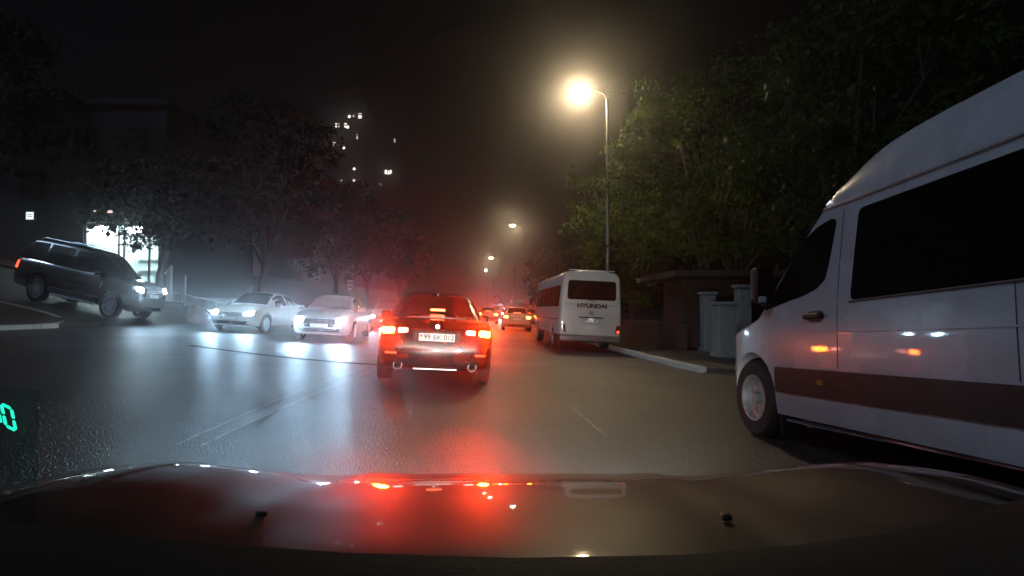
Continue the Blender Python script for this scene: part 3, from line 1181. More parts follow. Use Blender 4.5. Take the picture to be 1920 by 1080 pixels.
def rock(x, y, sx, sy, sz, label):
    bm = bmesh.new()
    bmesh.ops.create_icosphere(bm, subdivisions=3, radius=1.0)
    for v in bm.verts:
        n_ = v.co.normalized()
        f = 1 + .10 * math.sin(3.1 * n_.x + 2 * n_.z) + .08 * math.sin(5.3 * n_.y + 1.3) + .05 * math.sin(9 * n_.z + 4 * n_.x)
        v.co = Vector((n_.x * sx * f, n_.y * sy * f, max(-.25, n_.z * f) * sz))
    o = from_bm('boulder', bm, 'rock', None, 60)
    o.location = (x, y, gh(x, y) + .02)
    return tag(o, label, 'boulder')


rock(-13.9, 23.4, .55, .5, .62, 'rounded brown boulder in front of the low pale wall, left of the white sedan')


# ------------------------------------------------------------------ far towers
def tower(name, x0, x1, y, depth, top, lit, label):
    root = tag(empty(name, loc=((x0 + x1) / 2, y, -2)), label, 'tower')
    ox, oy = (x0 + x1) / 2, y
    w = x1 - x0
    box('wall', (0, depth / 2, (top + 2) / 2), (w, depth, top + 2), 'tower', root)
    box('roof', (0, depth / 2, top + 2.5), (w + .6, depth + .6, 1.0), 'tower', root)
    box('lift_house', (w * .12, depth / 2, top + 4.4), (w * .4, depth * .5, 2.8), 'tower', root)
    for k in range(int(top // 3.2)):
        box('floor_band', (0, -.06, 3 + k * 3.2), (w + .1, .12, .35), 'tower', root)
    for (u, v, wu, hv, m) in lit:
        # u, v: picture point; placed on the facade plane
        X = (u - 960) / 1000.0 * y
        Z = CAM_H + (570 - v) / 1000.0 * y
        wd = box('window', (X - ox, -.03, Z + 2), (wu, .08, hv), m, root)
        box('window_frame', (X - ox, -.05, Z + 2 - hv / 2 - .06), (wu + .3, .14, .1), 'tower', wd)
    return root


S_ = 'win_light'
tower('apartment_tower', -57.5, -44.5, 160, 14, 61, [(652, 214, .8, 1.2, S_), (660, 213, .5, .9, 'win_dim'), (672, 214, 1.0, 1.5, S_), (627, 232, .5, 1.2, S_), (632, 232, .5, 1.2, 'win_dim'), (645, 232, .8, 1.3, S_), (649, 235, .8, 1.0, S_), (667, 254, .5, 1.5, 'win_dim'), (642, 274, .7, 1.1, S_), (624, 268, 1.6, 1.2, 'win_dim'), (662, 315, .7, .7, S_), (663, 337, 1.0, .6, S_), (638, 337, .6, .5, 'win_dim'), (680, 357, .9, .6, S_)], 'dark apartment tower with scattered lit windows, the left one of two')
tower('apartment_tower', -43.5, -33.5, 170, 14, 50, [(738, 261, .5, 1.2, 'win_dim'), (722, 321, .7, 1.4, S_), (727, 322, .5, 1.2, S_), (731, 321, .5, 1.2, S_), (712, 345, .6, .6, 'win_dim')], 'dark apartment tower with few lit windows, the right one of two')


# ------------------------------------------------------------------ trees
def tree(x, y, trunk_h, crown_c, crown_r, n_leaf, mat, label, seed, leaf=0.13, lean=(0, 0), clumps=70, group=None, hang=0.0):
    r_ = np.random.default_rng(seed)
    rd = random.Random(seed)
    z0 = gh(x, y) - 0.1
    root = tag(empty('tree', loc=(x, y, z0)), label, 'tree', group)
    bm = bmesh.new()
    cx, cy_, cz = crown_c
    rx, ry, rz = crown_r
    t0 = Vector((0, 0, 0))
    t1 = Vector((lean[0], lean[1], trunk_h))
    mid = t0.lerp(t1, .5) + Vector((rd.uniform(-.15, .15), rd.uniform(-.15, .15), 0))
    bm_tube(bm, [t0, t0 + Vector((0, 0, .3)), mid, t1], [.30, .22, .19, .15], 9)
    tips = []
    for k in range(9):
        a = 2 * math.pi * k / 9 + rd.uniform(-.3, .3)
        e = Vector((cx + rx * .75 * math.cos(a) * rd.uniform(.5, 1), cy_ + ry * .75 * math.sin(a) * rd.uniform(.5, 1), cz + rz * rd.uniform(-.55, .75)))
        m_ = t1.lerp(e, .5) + Vector((0, 0, rd.uniform(.1, .6)))
        s = t0.lerp(t1, rd.uniform(.75, 1))
        bm_tube(bm, [s, m_, e], [.085, .055, .02], 6)
        tips.append(e)
        for q in range(2):
            e2 = e + Vector((rd.uniform(-1, 1), rd.uniform(-1, 1), rd.uniform(-.6, .9))) * 1.1
            bm_tube(bm, [m_.lerp(e, .5), e2], [.035, .01], 5)
            tips.append(e2)
    from_bm('trunk', bm, 'bark', root, 50)
    # clump centres fill the crown unevenly
    cs = []
    while len(cs) < clumps:
        p = r_.normal(0, 1, 3)
        p /= np.linalg.norm(p)
        rad = r_.uniform(.35, 1.05) ** .6
        c = np.array([cx, cy_, cz]) + p * rad * np.array([rx, ry, rz])
        if c[2] < trunk_h * .55 - hang:
            continue
        cs.append(c)
    cs = np.array(cs + [np.array(t) for t in tips])
    k = r_.integers(0, len(cs), n_leaf)
    sg = r_.uniform(.18, .48, len(cs))[k][:, None]
    P = cs[k] + r_.normal(0, 1, (n_leaf, 3)) * sg * np.array([1, 1, .7])
    d = r_.normal(0, 1, (n_leaf, 3))
    d[:, 2] -= .5
    d /= np.linalg.norm(d, axis=1)[:, None]
    up = r_.normal(0, 1, (n_leaf, 3))
    s_ = np.cross(d, up)
    s_ /= np.linalg.norm(s_, axis=1)[:, None]
    ln = (leaf * r_.choice([.55, .9, 1.3, 2.0], n_leaf, p=[.25, .35, .28, .12]) * r_.uniform(.8, 1.25, n_leaf))[:, None]
    V = np.empty((n_leaf, 4, 3))
    V[:, 0] = P
    V[:, 1] = P + d * ln * .5 + s_ * ln * .32
    V[:, 2] = P + d * ln
    V[:, 3] = P + d * ln * .5 - s_ * ln * .32
    me = bpy.data.meshes.new('crown')
    me.vertices.add(n_leaf * 4)
    me.vertices.foreach_set('co', V.reshape(-1))
    me.loops.add(n_leaf * 4)
    me.loops.foreach_set('vertex_index', np.arange(n_leaf * 4, dtype=np.int32))
    me.polygons.add(n_leaf)
    me.polygons.foreach_set('loop_start', np.arange(0, n_leaf * 4, 4, dtype=np.int32))
    me.polygons.foreach_set('loop_total', np.full(n_leaf, 4, dtype=np.int32))
    me.update()
    me.validate()
    link_mesh('crown', me, mat, root)
    return root


TG = 'trees along the right pavement'
tree(7.6, 21.5, 3.6, (-.2, 0, 7.4), (3.9, 3.6, 4.2), 17000, 'leaf', 'large green tree behind the gate pillars, lit from the street lamp', 21, .15, (.2, 0), 85, TG)
tree(9.0, 13.8, 3.4, (.3, 0, 7.2), (3.6, 3.4, 4.0), 17000, 'leaf_b', 'dark tree rising above the roof of the white van', 22, .13, (-.2, .1), 85, TG)
tree(6.9, 30.5, 3.0, (-.3, 0, 6.0), (3.2, 3.2, 3.9), 13000, 'leaf', 'green tree just right of the tall lamp pole', 23, .17, (-.2, 0), 70, TG)
tree(12.6, 18.5, 3.4, (0, 0, 8.0), (4.2, 3.8, 4.6), 13000, 'leaf_b', 'tall dark tree farthest right behind the van roof', 24, .16, (0, 0), 70, TG)
tree(12.5, 29.5, 3.6, (0, 0, 9.0), (4.6, 4.2, 5.0), 12000, 'leaf_b', 'tall dark tree in the second row behind the lit tree', 25, .2, (0, 0), 70, TG)
tree(6.2, 44.0, 2.8, (0, 0, 5.2), (2.9, 3, 3.4), 8000, 'leaf_b', 'dark tree far along the right pavement behind the bus', 26, .22, (0, 0), 55, TG)
tree(4.2, 62.0, 2.8, (0, 0, 5.0), (2.8, 3, 3.2), 6000, 'leaf_b', 'farthest small tree along the right pavement', 27, .26, (0, 0), 45, TG)
TL = 'trees along the left pavement'
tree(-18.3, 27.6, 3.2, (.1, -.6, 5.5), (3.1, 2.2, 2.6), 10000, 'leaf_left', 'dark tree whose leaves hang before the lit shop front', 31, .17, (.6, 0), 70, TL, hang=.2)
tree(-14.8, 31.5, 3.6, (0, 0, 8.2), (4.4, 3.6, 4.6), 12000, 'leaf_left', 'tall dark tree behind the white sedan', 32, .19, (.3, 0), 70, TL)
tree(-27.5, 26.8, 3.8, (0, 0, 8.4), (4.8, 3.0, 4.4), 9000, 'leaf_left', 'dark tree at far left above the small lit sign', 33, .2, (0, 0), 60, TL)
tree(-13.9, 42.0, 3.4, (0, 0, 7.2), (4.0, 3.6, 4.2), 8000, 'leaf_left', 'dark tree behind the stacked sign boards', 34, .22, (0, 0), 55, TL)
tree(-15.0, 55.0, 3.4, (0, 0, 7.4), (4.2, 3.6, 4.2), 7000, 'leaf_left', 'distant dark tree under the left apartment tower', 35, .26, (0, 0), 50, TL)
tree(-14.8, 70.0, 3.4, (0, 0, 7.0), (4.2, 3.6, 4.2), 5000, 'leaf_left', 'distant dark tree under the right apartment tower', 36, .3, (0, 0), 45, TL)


# ------------------------------------------------------------------ gate on the right
def gate_pillar(x, y, w, h, label, cap=True):
    z = gh(x, y) + .11
    root = tag(empty('gate_pillar', loc=(x, y, z)), label, 'pillar', 'gate pillars by the white van')
    box('shaft', (0, 0, h / 2), (w, w, h), 'gate_pillar', root, .02, 1)
    box('plinth', (0, 0, .06), (w + .1, w + .1, .12), 'gate_pillar', root, .015, 1)
    if cap:
        bm = bmesh.new()
        bm_box(bm, (0, 0, h + .05), (w + .12, w + .12, .1), .015, 1)
        from_bm('cap', bm, 'gate_pillar', root)


gate_pillar(6.35, 16.0, .52, 1.55, 'short pale gate pillar standing clear beside the van nose')
gate_pillar(6.75, 18.4, .42, 1.95, 'pale gate pillar just behind the short one')
gate_pillar(7.35, 17.0, .40, 2.15, 'tall pale gate pillar nearest the van mirror')


def gate_house():
    root = tag(empty('gate_house', loc=(9.5, 20.5, gh(9.5, 20.5))), 'low dark gate house with a flat canopy behind the pale pillars', 'building')
    box('wall', (0, 1.2, 1.35), (6.0, 2.4, 2.9), 'gate_wall', root)
    box('canopy', (-.3, .3, 2.95), (7.2, 5.0, .22), 'gate_wall', root, .02, 1)
    w = box('window', (-1.6, -.02, 1.5), (1.1, .05, 1.0), 'glass', root)
    box('window_frame', (-1.6, -.04, .97), (1.25, .08, .07), 'gate_metal', w)
    d = box('door', (.4, -.025, .95), (.95, .06, 2.05), 'gate_metal', root)
    box('handle', (.05, -.075, 1.0), (.03, .05, .14), 'chrome', d)


gate_house()


def fence_wall():
    root = tag(empty('boundary_wall', loc=(5.2, 24.0, gh(5.2, 24.0))), 'low brown boundary wall with railings running behind the bus', 'wall')
    a, b = Vector((6.0, 18.6, 0)), Vector((4.5, 48.0, 0))
    n = 14
    for k in range(n):
        p0, p1 = a.lerp(b, k / n), a.lerp(b, (k + 1) / n)
        p = (p0 + p1) / 2
        rot = Matrix.Rotation(math.atan2((p1 - p0).y, (p1 - p0).x), 3, 'Z')
        z = gh(p.x, p.y) + .1
        off = p + Vector((0, 0, z)) - Vector(root.location)
        bm = bmesh.new()
        bm_box(bm, off + Vector((0, 0, .42)), ((p1 - p0).length - .02, .22, .85), .01, 1, rot)
        from_bm('wall_panel', bm, 'gate_wall', root)
        bm = bmesh.new()
        bm_box(bm, off + Vector((0, 0, .89)), ((p1 - p0).length + .0 - .03, .30, .08), .01, 1, rot)
        from_bm('coping', bm, 'gate_wall', root)


fence_wall()


# ================================================================== VEHICLES
# ------------------------------------------------------------------ red sedan ahead
def red_sedan():
    P = SEDAN
    yaw = 8.8
    hx, hy = -math.sin(R(yaw)), math.cos(R(yaw))
    cx, cy_ = -1.16 + hx * 2.31, 7.95 + hy * 2.31
    mw = ground_matrix(cx, cy_, yaw) @ Matrix.Rotation(R(1.2), 4, 'Y')
    root = tag(empty('sedan', mw), 'dark sedan tinted with red glare, braking ahead with glowing tail lights and a white rear plate', 'car')
    body, cabin, ya = car_shell(root, P, 'red_glare_paint')
    bvb = bvh_of([body])
    bva = bvh_of([body, cabin])
    car_windows(root, P, cabin, [(-1.15, -.32), (-.22, .62)], (-1.66, -.86, .60, .52), (.28, 1.0, .54, .66))
    L2 = P['L'] / 2
    for s in (-1, 1):
        # wrap-round tail lamp: outer bright section and paler inner section on the boot lid
        poly = [(s * .60, .79), (s * .815, .77), (s * .825, .90), (s * .60, .905)]
        t = patch('tail_light', bvb, round_poly(poly, .025, 3), 'y', -1, 'red_lens', root, 0.008, 0.03, 0.06)
        e = [(s * .625, .805), (s * .80, .79), (s * .81, .885), (s * .625, .89)]
        patch('brake_lamp', bvb, round_poly(e, .03, 3), 'y', -1, 'tail_emit', t, 0.013, 0.004, 0.06)
        poly = [(s * .41, .81), (s * .585, .795), (s * .585, .905), (s * .41, .90)]
        t2 = patch('tail_light', bvb, round_poly(poly, .02, 3), 'y', -1, 'red_lens', root, 0.008, 0.03, 0.06)
        e = [(s * .43, .825), (s * .57, .812), (s * .57, .888), (s * .43, .885)]
        patch('inner_lamp', bvb, round_poly(e, .02, 3), 'y', -1, 'tail_white', t2, 0.013, 0.004, 0.06)
        spot('brake_light_lamp', root, (s * .71, -2.33, .845), (-.24 - s * .02, -1, .26), 620, (1.0, .03, .003), 68, 1.0, .07)
        # low reflector with a red glow put into it though no lamp, exhaust
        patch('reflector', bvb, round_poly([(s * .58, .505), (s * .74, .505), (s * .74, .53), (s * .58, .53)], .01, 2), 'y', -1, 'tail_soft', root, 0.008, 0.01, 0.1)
        bm = bmesh.new()
        bm_lathe(bm, [(-2.27, .062), (-2.285, .066), (-2.285, .056), (-2.16, .05)], 20, 'y', (s * .55, 0, .335))
        ex = from_bm('exhaust_tip', bm, 'chrome', root, 40)
        bm = bmesh.new()
        rs = bm_lathe(bm, [(-2.18, .052), (-2.175, .001)], 16, 'y', (s * .55, 0, .335))
        from_bm('exhaust_bore', bm, 'trim', ex)
    # boot lid edges, chrome strip, bumper crease, diffuser
    patch('boot_strip', bvb, round_poly([(-.40, .865), (.40, .865), (.40, .885), (-.40, .885)], .006, 1), 'y', -1, 'chrome', root, 0.010, 0.004, 0.2)
    for z in (.635, ):
        patch('boot_seam', bvb, [(-.60, z), (.60, z), (.60, z + .008), (-.60, z + .008)], 'y', -1, 'trim', root, 0.002, 0.006, 0.15)
    patch('plate_recess', bvb, round_poly([(-.33, .675), (.33, .675), (.36, .85), (-.36, .85)], .03, 2), 'y', -1, 'trim', root, 0.003, 0.02, 0.12)
    patch('rear_diffuser', bvb, round_poly([(-.70, .30), (.70, .30), (.62, .42), (-.62, .42)], .04, 2), 'y', -1, 'trim', root, 0.006, 0.02, 0.12)
    box('tow_guard', (0, -2.21, .285), (.66, .05, .022), 'alloy', root, .006, 1)
    hit = bvb.ray_cast(Vector((0, -5, .76)), Vector((0, 1, 0)))[0]
    plate_part(root, Matrix.Translation((0, hit.y - .03, .765)) @ Matrix.Rotation(R(-4), 4, 'X') @ REAR, '99 BK 012', .53, .115)
    spot('plate_lamp', root, (0, hit.y - .11, .87), (0, .55, -1), .35, (1, .97, .95), 150, 1.0, .02)
    # badge, third brake light inside the rear window, aerial fin
    bm = bmesh.new()
    rs = bm_lathe(bm, [(-.006, .032), (.006, .032)], 20, 'y', (0, hit.y - .02, .925))
    bm.faces.new(rs[0]); bm.faces.new(rs[1])
    from_bm('badge', bm, 'chrome', root)
    hb = bva.ray_cast(Vector((0, -1.58, 3)), Vector((0, 0, -1)))[0]
    box('brake_light', (0, -1.60, hb.z + .045), (.24, .03, .035), 'brake_bar', root, .012, 2)
    hb = bva.ray_cast(Vector((0, -.75, 3)), Vector((0, 0, -1)))[0]
    bm = bmesh.new()
    v = [bm.verts.new(p) for p in ((-.02, -.85, hb.z - .03), (.02, -.85, hb.z - .03), (.02, -.66, hb.z), (-.02, -.66, hb.z), (0, -.86, hb.z + .05))]
    for f in ((0, 1, 2, 3), (0, 1, 4), (1, 2, 4), (2, 3, 4), (3, 0, 4)):
        bm.faces.new([v[i] for i in f])
    from_bm('aerial_fin', bm, 'red_glare_paint', root)
    mirrors(root, .88, .72, 1.02, 'red_glare_paint')
    handles(root, bvb, (-.95, .10), .80, 'red_glare_paint')
    door_seams(root, bvb, (-.28, .78), .32, .93)
    for y in ya:
        for s in (-1, 1):
            wheel(root, s * (.92 - .11 - .02), y, P['r'], P['tw'])
    front_end(root, P, bvb, .66, .58, on=False)
    return root


red_sedan()


# ------------------------------------------------------------------ oncoming cars
def oncoming(P, x, y, yaw, paint, label, energy, lamp_z, lamp_x, grille, emit_mat='head_emit', detail=True, group='oncoming cars waiting on the left', down=.045, aim=0.0, lamp_w=.34, side_cuts=None, spk=10, dz=0.0, extra=None, zscale=1.0, fwin=None, rwin=None):
    mw = ground_matrix(x, y, yaw, dz)
    if extra is not None:
        mw = mw @ extra
    root = tag(empty('car', mw), label, 'car', group)
    body, cabin, ya = car_shell(root, P, paint, arches=detail, nst=46 if detail else 26)
    bvb = bvh_of([body])
    car_windows(root, P, cabin, side_cuts or [(-1.15, -.32), (-.22, .62)], rwin or (-1.66, -.86, .60, .52), fwin or (.28, 1.0, .54, .66))
    front_end(root, P, bvb, lamp_z, lamp_x, True, energy, emit_mat, grille, down=down, aim=aim, lamp_w=lamp_w)
    mz = float(interp(*zip(*P['belt']), [.75])[0]) + .07
    mirrors(root, P['W'] / 2 - .04, P['roof'][-1][0] - .38, mz, paint)
    if detail:
        bz = float(interp(*zip(*P['belt']), [0.])[0])
        handles(root, bvb, (-.95, .10), bz - .15, paint)
        door_seams(root, bvb, (-.28, .78), bz - .62, bz - .02)
    rear_end(root, P, bvb, float(P['top'][2][1]) - .08)
    for yy in ya:
        for s in (-1, 1):
            wheel(root, s * (P['W'] / 2 - P['tw'] / 2 - .02), yy, P['r'], P['tw'], 'alloy', spk)
    return root


silver = oncoming(SEDAN, -6.05, 18.3, 186.0, 'silver_paint', 'silver car facing the camera with both headlights blazing, beside the red sedan', 190, .67, .62, 'bars', down=.04)
white = oncoming(SEDAN, -9.85, 21.0, 178.0, 'white_paint', 'white sedan facing the camera with headlights on, between off-roader and silver car', 160, .68, .62, 'slim', down=.04)
behind = oncoming(SEDAN, -6.0, 26.6, 185.0, 'grey_paint', 'grey car half hidden behind the silver car and the red sedan', 60, .67, .62, 'slim', 'head_dim', down=.06)

suv = oncoming(SUV, -16.4, 20.6, -93.0, 'black_paint', 'black off-roader with multi-spoke wheels coming down the side street', 90, 1.0, .70, 'bars', lamp_w=.36, spk=14,
               side_cuts=[(-2.12, -1.42), (-1.34, -.35), (-.27, .85)], fwin=(.16, 1.2, .62, .80), rwin=(-2.42, -2.14, .72, .66), down=.05, group='oncoming cars waiting on the left', extra=Matrix.Diagonal((.93, 1.0, 1.27, 1)))
# details that single out the off-roader: roof rails, sill bar, lit tail lamp, chrome strip, side vent
sb_ = [o for o in suv.children if o.name.startswith('body')][0]
sc_ = [o for o in suv.children if o.name.startswith('cabin')][0]
bv = bvh_of([sb_])
for s in (-1, 1):
    tube('roof_rail', [(s * .66, -1.9, 1.84), (s * .66, -1.7, 1.885), (s * .66, .0, 1.90), (s * .66, .18, 1.86)], .018, 'chrome', suv, 8)
    patch('window_trim', bvh_of([sb_, sc_]), [(-2.2, 1.165), (1.0, 1.165), (1.0, 1.185), (-2.2, 1.185)], 'x', s, 'chrome', suv, .006, .004, .3)
    box('side_step', (s * .97, .1, .33), (.10, 1.75, .06), 'alloy', suv, .02, 2)
    patch('side_vent', bv, round_poly([(1.02, .82), (1.12, .82), (1.12, 1.02), (1.02, 1.02)], .02, 2), 'x', s, 'chrome', suv, .006, .01, .1)
    patch('side_strip', bv, [(-1.0, .52), (.95, .52), (.95, .535), (-1.0, .535)], 'x', s, 'chrome', suv, .006, .004, .2)
    patch('rear_lamp', bv, round_poly([(-2.44, .86), (-2.30, .86), (-2.30, 1.10), (-2.43, 1.10)], .02, 2), 'x', s, 'tail_soft', suv, .008, .02, .08)


# ------------------------------------------------------------------ cars far ahead
def car_ahead(x, y, yaw, paint, label, lamps=True, bright='tail_emit'):
    P = SEDAN
    root = tag(empty('car', ground_matrix(x, y, yaw)), label, 'car', 'traffic far ahead')
    body, cabin, ya = car_shell(root, P, paint, arches=False, nst=24)
    bvb = bvh_of([body])
    car_windows(root, P, cabin, [(-1.15, -.32), (-.22, .62)], (-1.66, -.86, .60, .52), (.28, 1.0, .54, .66))
    for s in (-1, 1):
        poly = [(s * .46, .80), (s * .81, .78), (s * .82, .90), (s * .46, .905)]
        t = patch('tail_light', bvb, round_poly(poly, .025, 2), 'y', -1, 'red_lens', root, .008, .03, .1)
        e = [(s * .55, .79), (s * .80, .785), (s * .80, .90), (s * .55, .90)]
        patch('brake_lamp', bvb, round_poly(e, .03, 2), 'y', -1, bright, t, .013, .004, .1)
    box('brake_light', (0, -1.62, 1.10), (.45, .03, .05), 'brake_bar', root, .012, 1)
    hit = bvb.ray_cast(Vector((0, -5, .72)), Vector((0, 1, 0)))[0]
    plate_part(root, Matrix.Translation((0, hit.y - .012, .72)) @ REAR, '', flag=False)
    patch('rear_bumper', bvb, round_poly([(-.70, .30), (.70, .30), (.66, .42), (-.66, .42)], .04, 2), 'y', -1, 'trim', root, .006, .02, .2)
    mirrors(root, .88, .72, 1.02, paint)
    for yy in ya:
        for s in (-1, 1):
            wheel(root, s * .80, yy, P['r'], P['tw'])
    return root


car_ahead(.22, 34.3, 1.5, 'tan_paint', 'pale car braking in the distance, just left of the bus')
car_ahead(-2.2, 47.5, 3.0, 'grey_paint', 'small dark car in the distance right beside the red sedan')
car_ahead(-.15, 58.0, 3.0, 'grey_paint', 'far dark car between the small round sign and the pale braking car')
car_ahead(1.25, 47.0, 2.0, 'silver_paint', 'far silver car half hidden by the left flank of the bus')
oncoming(SEDAN, -2.05, 63.0, 183.0, 'white_paint', 'far oncoming car with white headlights, under the small round sign', 120, .67, .62, 'slim', 'head_dim', False, 'traffic far ahead')
oncoming(SUV, -1.9, 82.0, 183.0, 'grey_paint', 'farthest oncoming tall car with headlights, under the third street lamp', 120, .95, .68, 'bars', 'head_dim', False, 'traffic far ahead',
         side_cuts=[(-2.12, -1.42), (-1.34, -.35), (-.27, .85)], fwin=(.16, 1.2, .62, .80), rwin=(-2.42, -2.14, .72, .66))


# ------------------------------------------------------------------ buses and vans with box bodies
def rr_ring(y, w, zb, zt, rb, rt, tumble=0.0, n=5, crown=0.0):
    """rounded-rectangle ring: half width w, corner radii rb (bottom), rt (top)"""
    half = [(0, zb)]
    for k in range(n + 1):
        t = -math.pi / 2 + math.pi / 2 * k / n
        half.append((w - rb + rb * math.cos(t), zb + rb + rb * math.sin(t)))
    for k in range(1, 4):
        f = k / 4.0
        half.append((w - tumble * max(0, (f - .4) / .6), zb + rb + (zt - rt - zb - rb) * f))
    for k in range(n + 1):
        t = math.pi / 2 * k / n
        half.append((w - tumble - rt + rt * math.cos(t), zt - rt + rt * math.sin(t)))
    half.append(((w - tumble - rt) * .5, zt + crown * .8))
    half.append((0, zt + crown))
    pts = [(x, y, z) for x, z in half] + [(-x, y, z) for x, z in half[-2:0:-1]]
    return pts


def minibus():
    yaw = 4.8
    mw = ground_matrix(2.49 - math.sin(R(yaw)) * 3.3, 17.15 + math.cos(R(yaw)) * 3.3, yaw)
    root = tag(empty('bus', mw), 'white minibus seen from behind, parked by the kerb under the tall lamp', 'bus')
    ys = [-3.30, -3.285, -3.25, -3.18, -3.05, -2.6, -2.0, -1.0, 0, 1.0, 2.0, 2.7, 3.0, 3.2, 3.28, 3.3]
    ins = [.10, .05, .025, .01, .003, 0, 0, 0, 0, 0, 0, .004, .02, .07, .13, .2]
    rings = [rr_ring(y, 1.015 - i, .50 + i * .4, 2.58 - i * 1.1, .06, .26, .07, 6, .07) for y, i in zip(ys, ins)]
    body = loft('body', rings, 'bus_paint', root)
    cut(body, [(-1.75, .36, .45, .55, 1.4), (-1.75, .36, .45, -1.4, -.55), (2.15, .36, .45, .55, 1.4), (2.15, .36, .45, -1.4, -.55)])
    bv = bvh_of([body])
    patch('rear_window', bv, round_poly([(-.80, 1.66), (.80, 1.66), (.78, 2.28), (-.78, 2.28)], .10, 4), 'y', -1, 'glass', root, .005, .015, .12)
    for s in (-1, 1):
        xs = [(-2.95, -1.75), (-1.69, -.55), (-.49, .65), (.71, 1.75), (1.85, 2.75)]
        for a, b in xs:
            patch('side_window', bv, round_poly([(a, 1.42), (b, 1.42), (b, 2.12), (a, 2.12)], .06, 3), 'x', s, 'glass', root, .005, .015, .3)
        patch('side_band', bv, [(-2.9, .98), (3.0, .98), (3.0, 1.02), (-2.9, 1.02)], 'x', s, 'trim', root, .004, .01, .4)
        # rear lamp cluster
        poly = [(s * .80, .60), (s * .955, .62), (s * .965, .86), (s * .84, .86)]
        t = patch('tail_light', bv, round_poly(poly, .03, 3), 'y', -1, 'red_lens', root, .01, .03, .06)
        e = [(s * .86, .62), (s * .93, .63), (s * .93, .70), (s * .86, .70)]
        patch('lower_lamp', bv, round_poly(e, .03, 3), 'y', -1, 'tail_soft' if s > 0 else 'clear_lens', t, .016, .004, .06)
    # tailgate seam, handle bar, bumper, roof gutter, wiper, lettering
    patch('handle_bar', bv, round_poly([(-.40, 1.075), (.40, 1.075), (.40, 1.115), (-.40, 1.115)], .012, 2), 'y', -1, 'trim', root, .02, .01, .2)
    patch('tailgate_seam', bv, [(-.86, 1.50), (.86, 1.50), (.86, 1.508), (-.86, 1.508)], 'y', -1, 'trim', root, .003, .01, .2)
    bm = bmesh.new()
    bm_box(bm, (0, -3.27, .42), (1.98, .16, .20), .05, 3)
    from_bm('rear_bumper', bm, 'grey_paint', root, 40)
    bm = bmesh.new()
    bm_box(bm, (0, -3.18, 2.62), (1.5, .06, .035), .012, 2)
    from_bm('roof_lip', bm, 'bus_paint', root, 40)
    tube('wiper', [(.10, -3.33, 1.60), (.0, -3.35, 1.64), (-.32, -3.335, 1.70)], [.014, .010, .007], 'trim', root, 6)
    box('bumper_step', (0, -3.36, .33), (.9, .06, .04), 'trim', root, .01, 1)
    yb_ = -3.315
    text_mesh('lettering', 'HYUNDAI', .185, 'ink', root, Matrix.Translation((.02, yb_, 1.465)) @ REAR, .003, 1.18, .009)
    # oval emblem with a slanted H
    bm = bmesh.new()
    for t0 in range(24):
        a0, a1 = 2 * math.pi * t0 / 24, 2 * math.pi * (t0 + 1) / 24
        q = [(.085 * math.cos(a0), .055 * math.sin(a0)), (.085 * math.cos(a1), .055 * math.sin(a1)), (.07 * math.cos(a1), .042 * math.sin(a1)), (.07 * math.cos(a0), .042 * math.sin(a0))]
        bm.faces.new([bm.verts.new((x, yb_ - .004, 1.235 + z)) for x, z in q])
    for sx in (-1, 1):
        bm_box(bm, (sx * .028, yb_ - .004, 1.235), (.014, .006, .075))
    bm_box(bm, (0, yb_ - .004, 1.235), (.05, .006, .014))
    from_bm('emblem', bm, 'ink', root)
    plate_part(root, Matrix.Translation((0, yb_ - .012, .98)) @ REAR, '77 EZ 053', .52, .112, False)
    spot('plate_lamp', root, (0, yb_ - .10, 1.09), (0, .55, -1), .5, (1, .97, .9), 150, 1.0, .02)
    patch('windshield', bv, round_poly([(-.85, 1.35), (.85, 1.35), (.80, 2.2), (-.80, 2.2)], .08, 3), 'y', 1, 'glass', root, .005, .015, .2)
    for s in (-1, 1):
        tube('mirror_arm', [(s * .98, 3.1, 2.0), (s * 1.16, 3.28, 2.0), (s * 1.18, 3.28, 1.8)], .015, 'trim', root, 6)
        box('door_mirror', (s * 1.18, 3.28, 1.65), (.16, .06, .32), 'trim', root, .025, 2)
        for yy in (-1.75, 2.15):
            wheel(root, s * .86, yy, .36, .22, 'steel')
    for s in (-1, 1):
        patch('headlight', bv, round_poly([(s * .5, .75), (s * .85, .75), (s * .85, .95), (s * .5, .95)], .04, 3), 'y', 1, 'clear_lens', root, .006, .02, .1)
    return root


minibus()


def far_minibus():
    root = tag(empty('bus', ground_matrix(.9, 74.0, 190)), 'tiny far vehicle with two white lamps, past the pale braking car', 'bus', 'traffic far ahead')
    ys = [-2.6, -2.5, -2.3, 0, 2.2, 2.45, 2.6]
    ins = [.12, .04, 0, 0, 0, .05, .15]
    body = loft('body', [rr_ring(y, 1.0 - i, .4, 2.3 - i * 1.5, .06, .25, .06, 5, .05) for y, i in zip(ys, ins)], 'grey_paint', root)
    bv = bvh_of([body])
    patch('windshield', bv, round_poly([(-.82, 1.25), (.82, 1.25), (.76, 2.0), (-.76, 2.0)], .08, 2), 'y', 1, 'glass', root, .005, .015, .3)
    for s in (-1, 1):
        h = patch('headlight', bv, round_poly([(s * .45, .72), (s * .84, .72), (s * .84, .98), (s * .45, .98)], .05, 3), 'y', 1, 'head_dim', root, .006, .02, .15)
        for yy in (-1.6, 1.6):
            wheel(root, s * .85, yy, .34, .2, 'steel')


far_minibus()


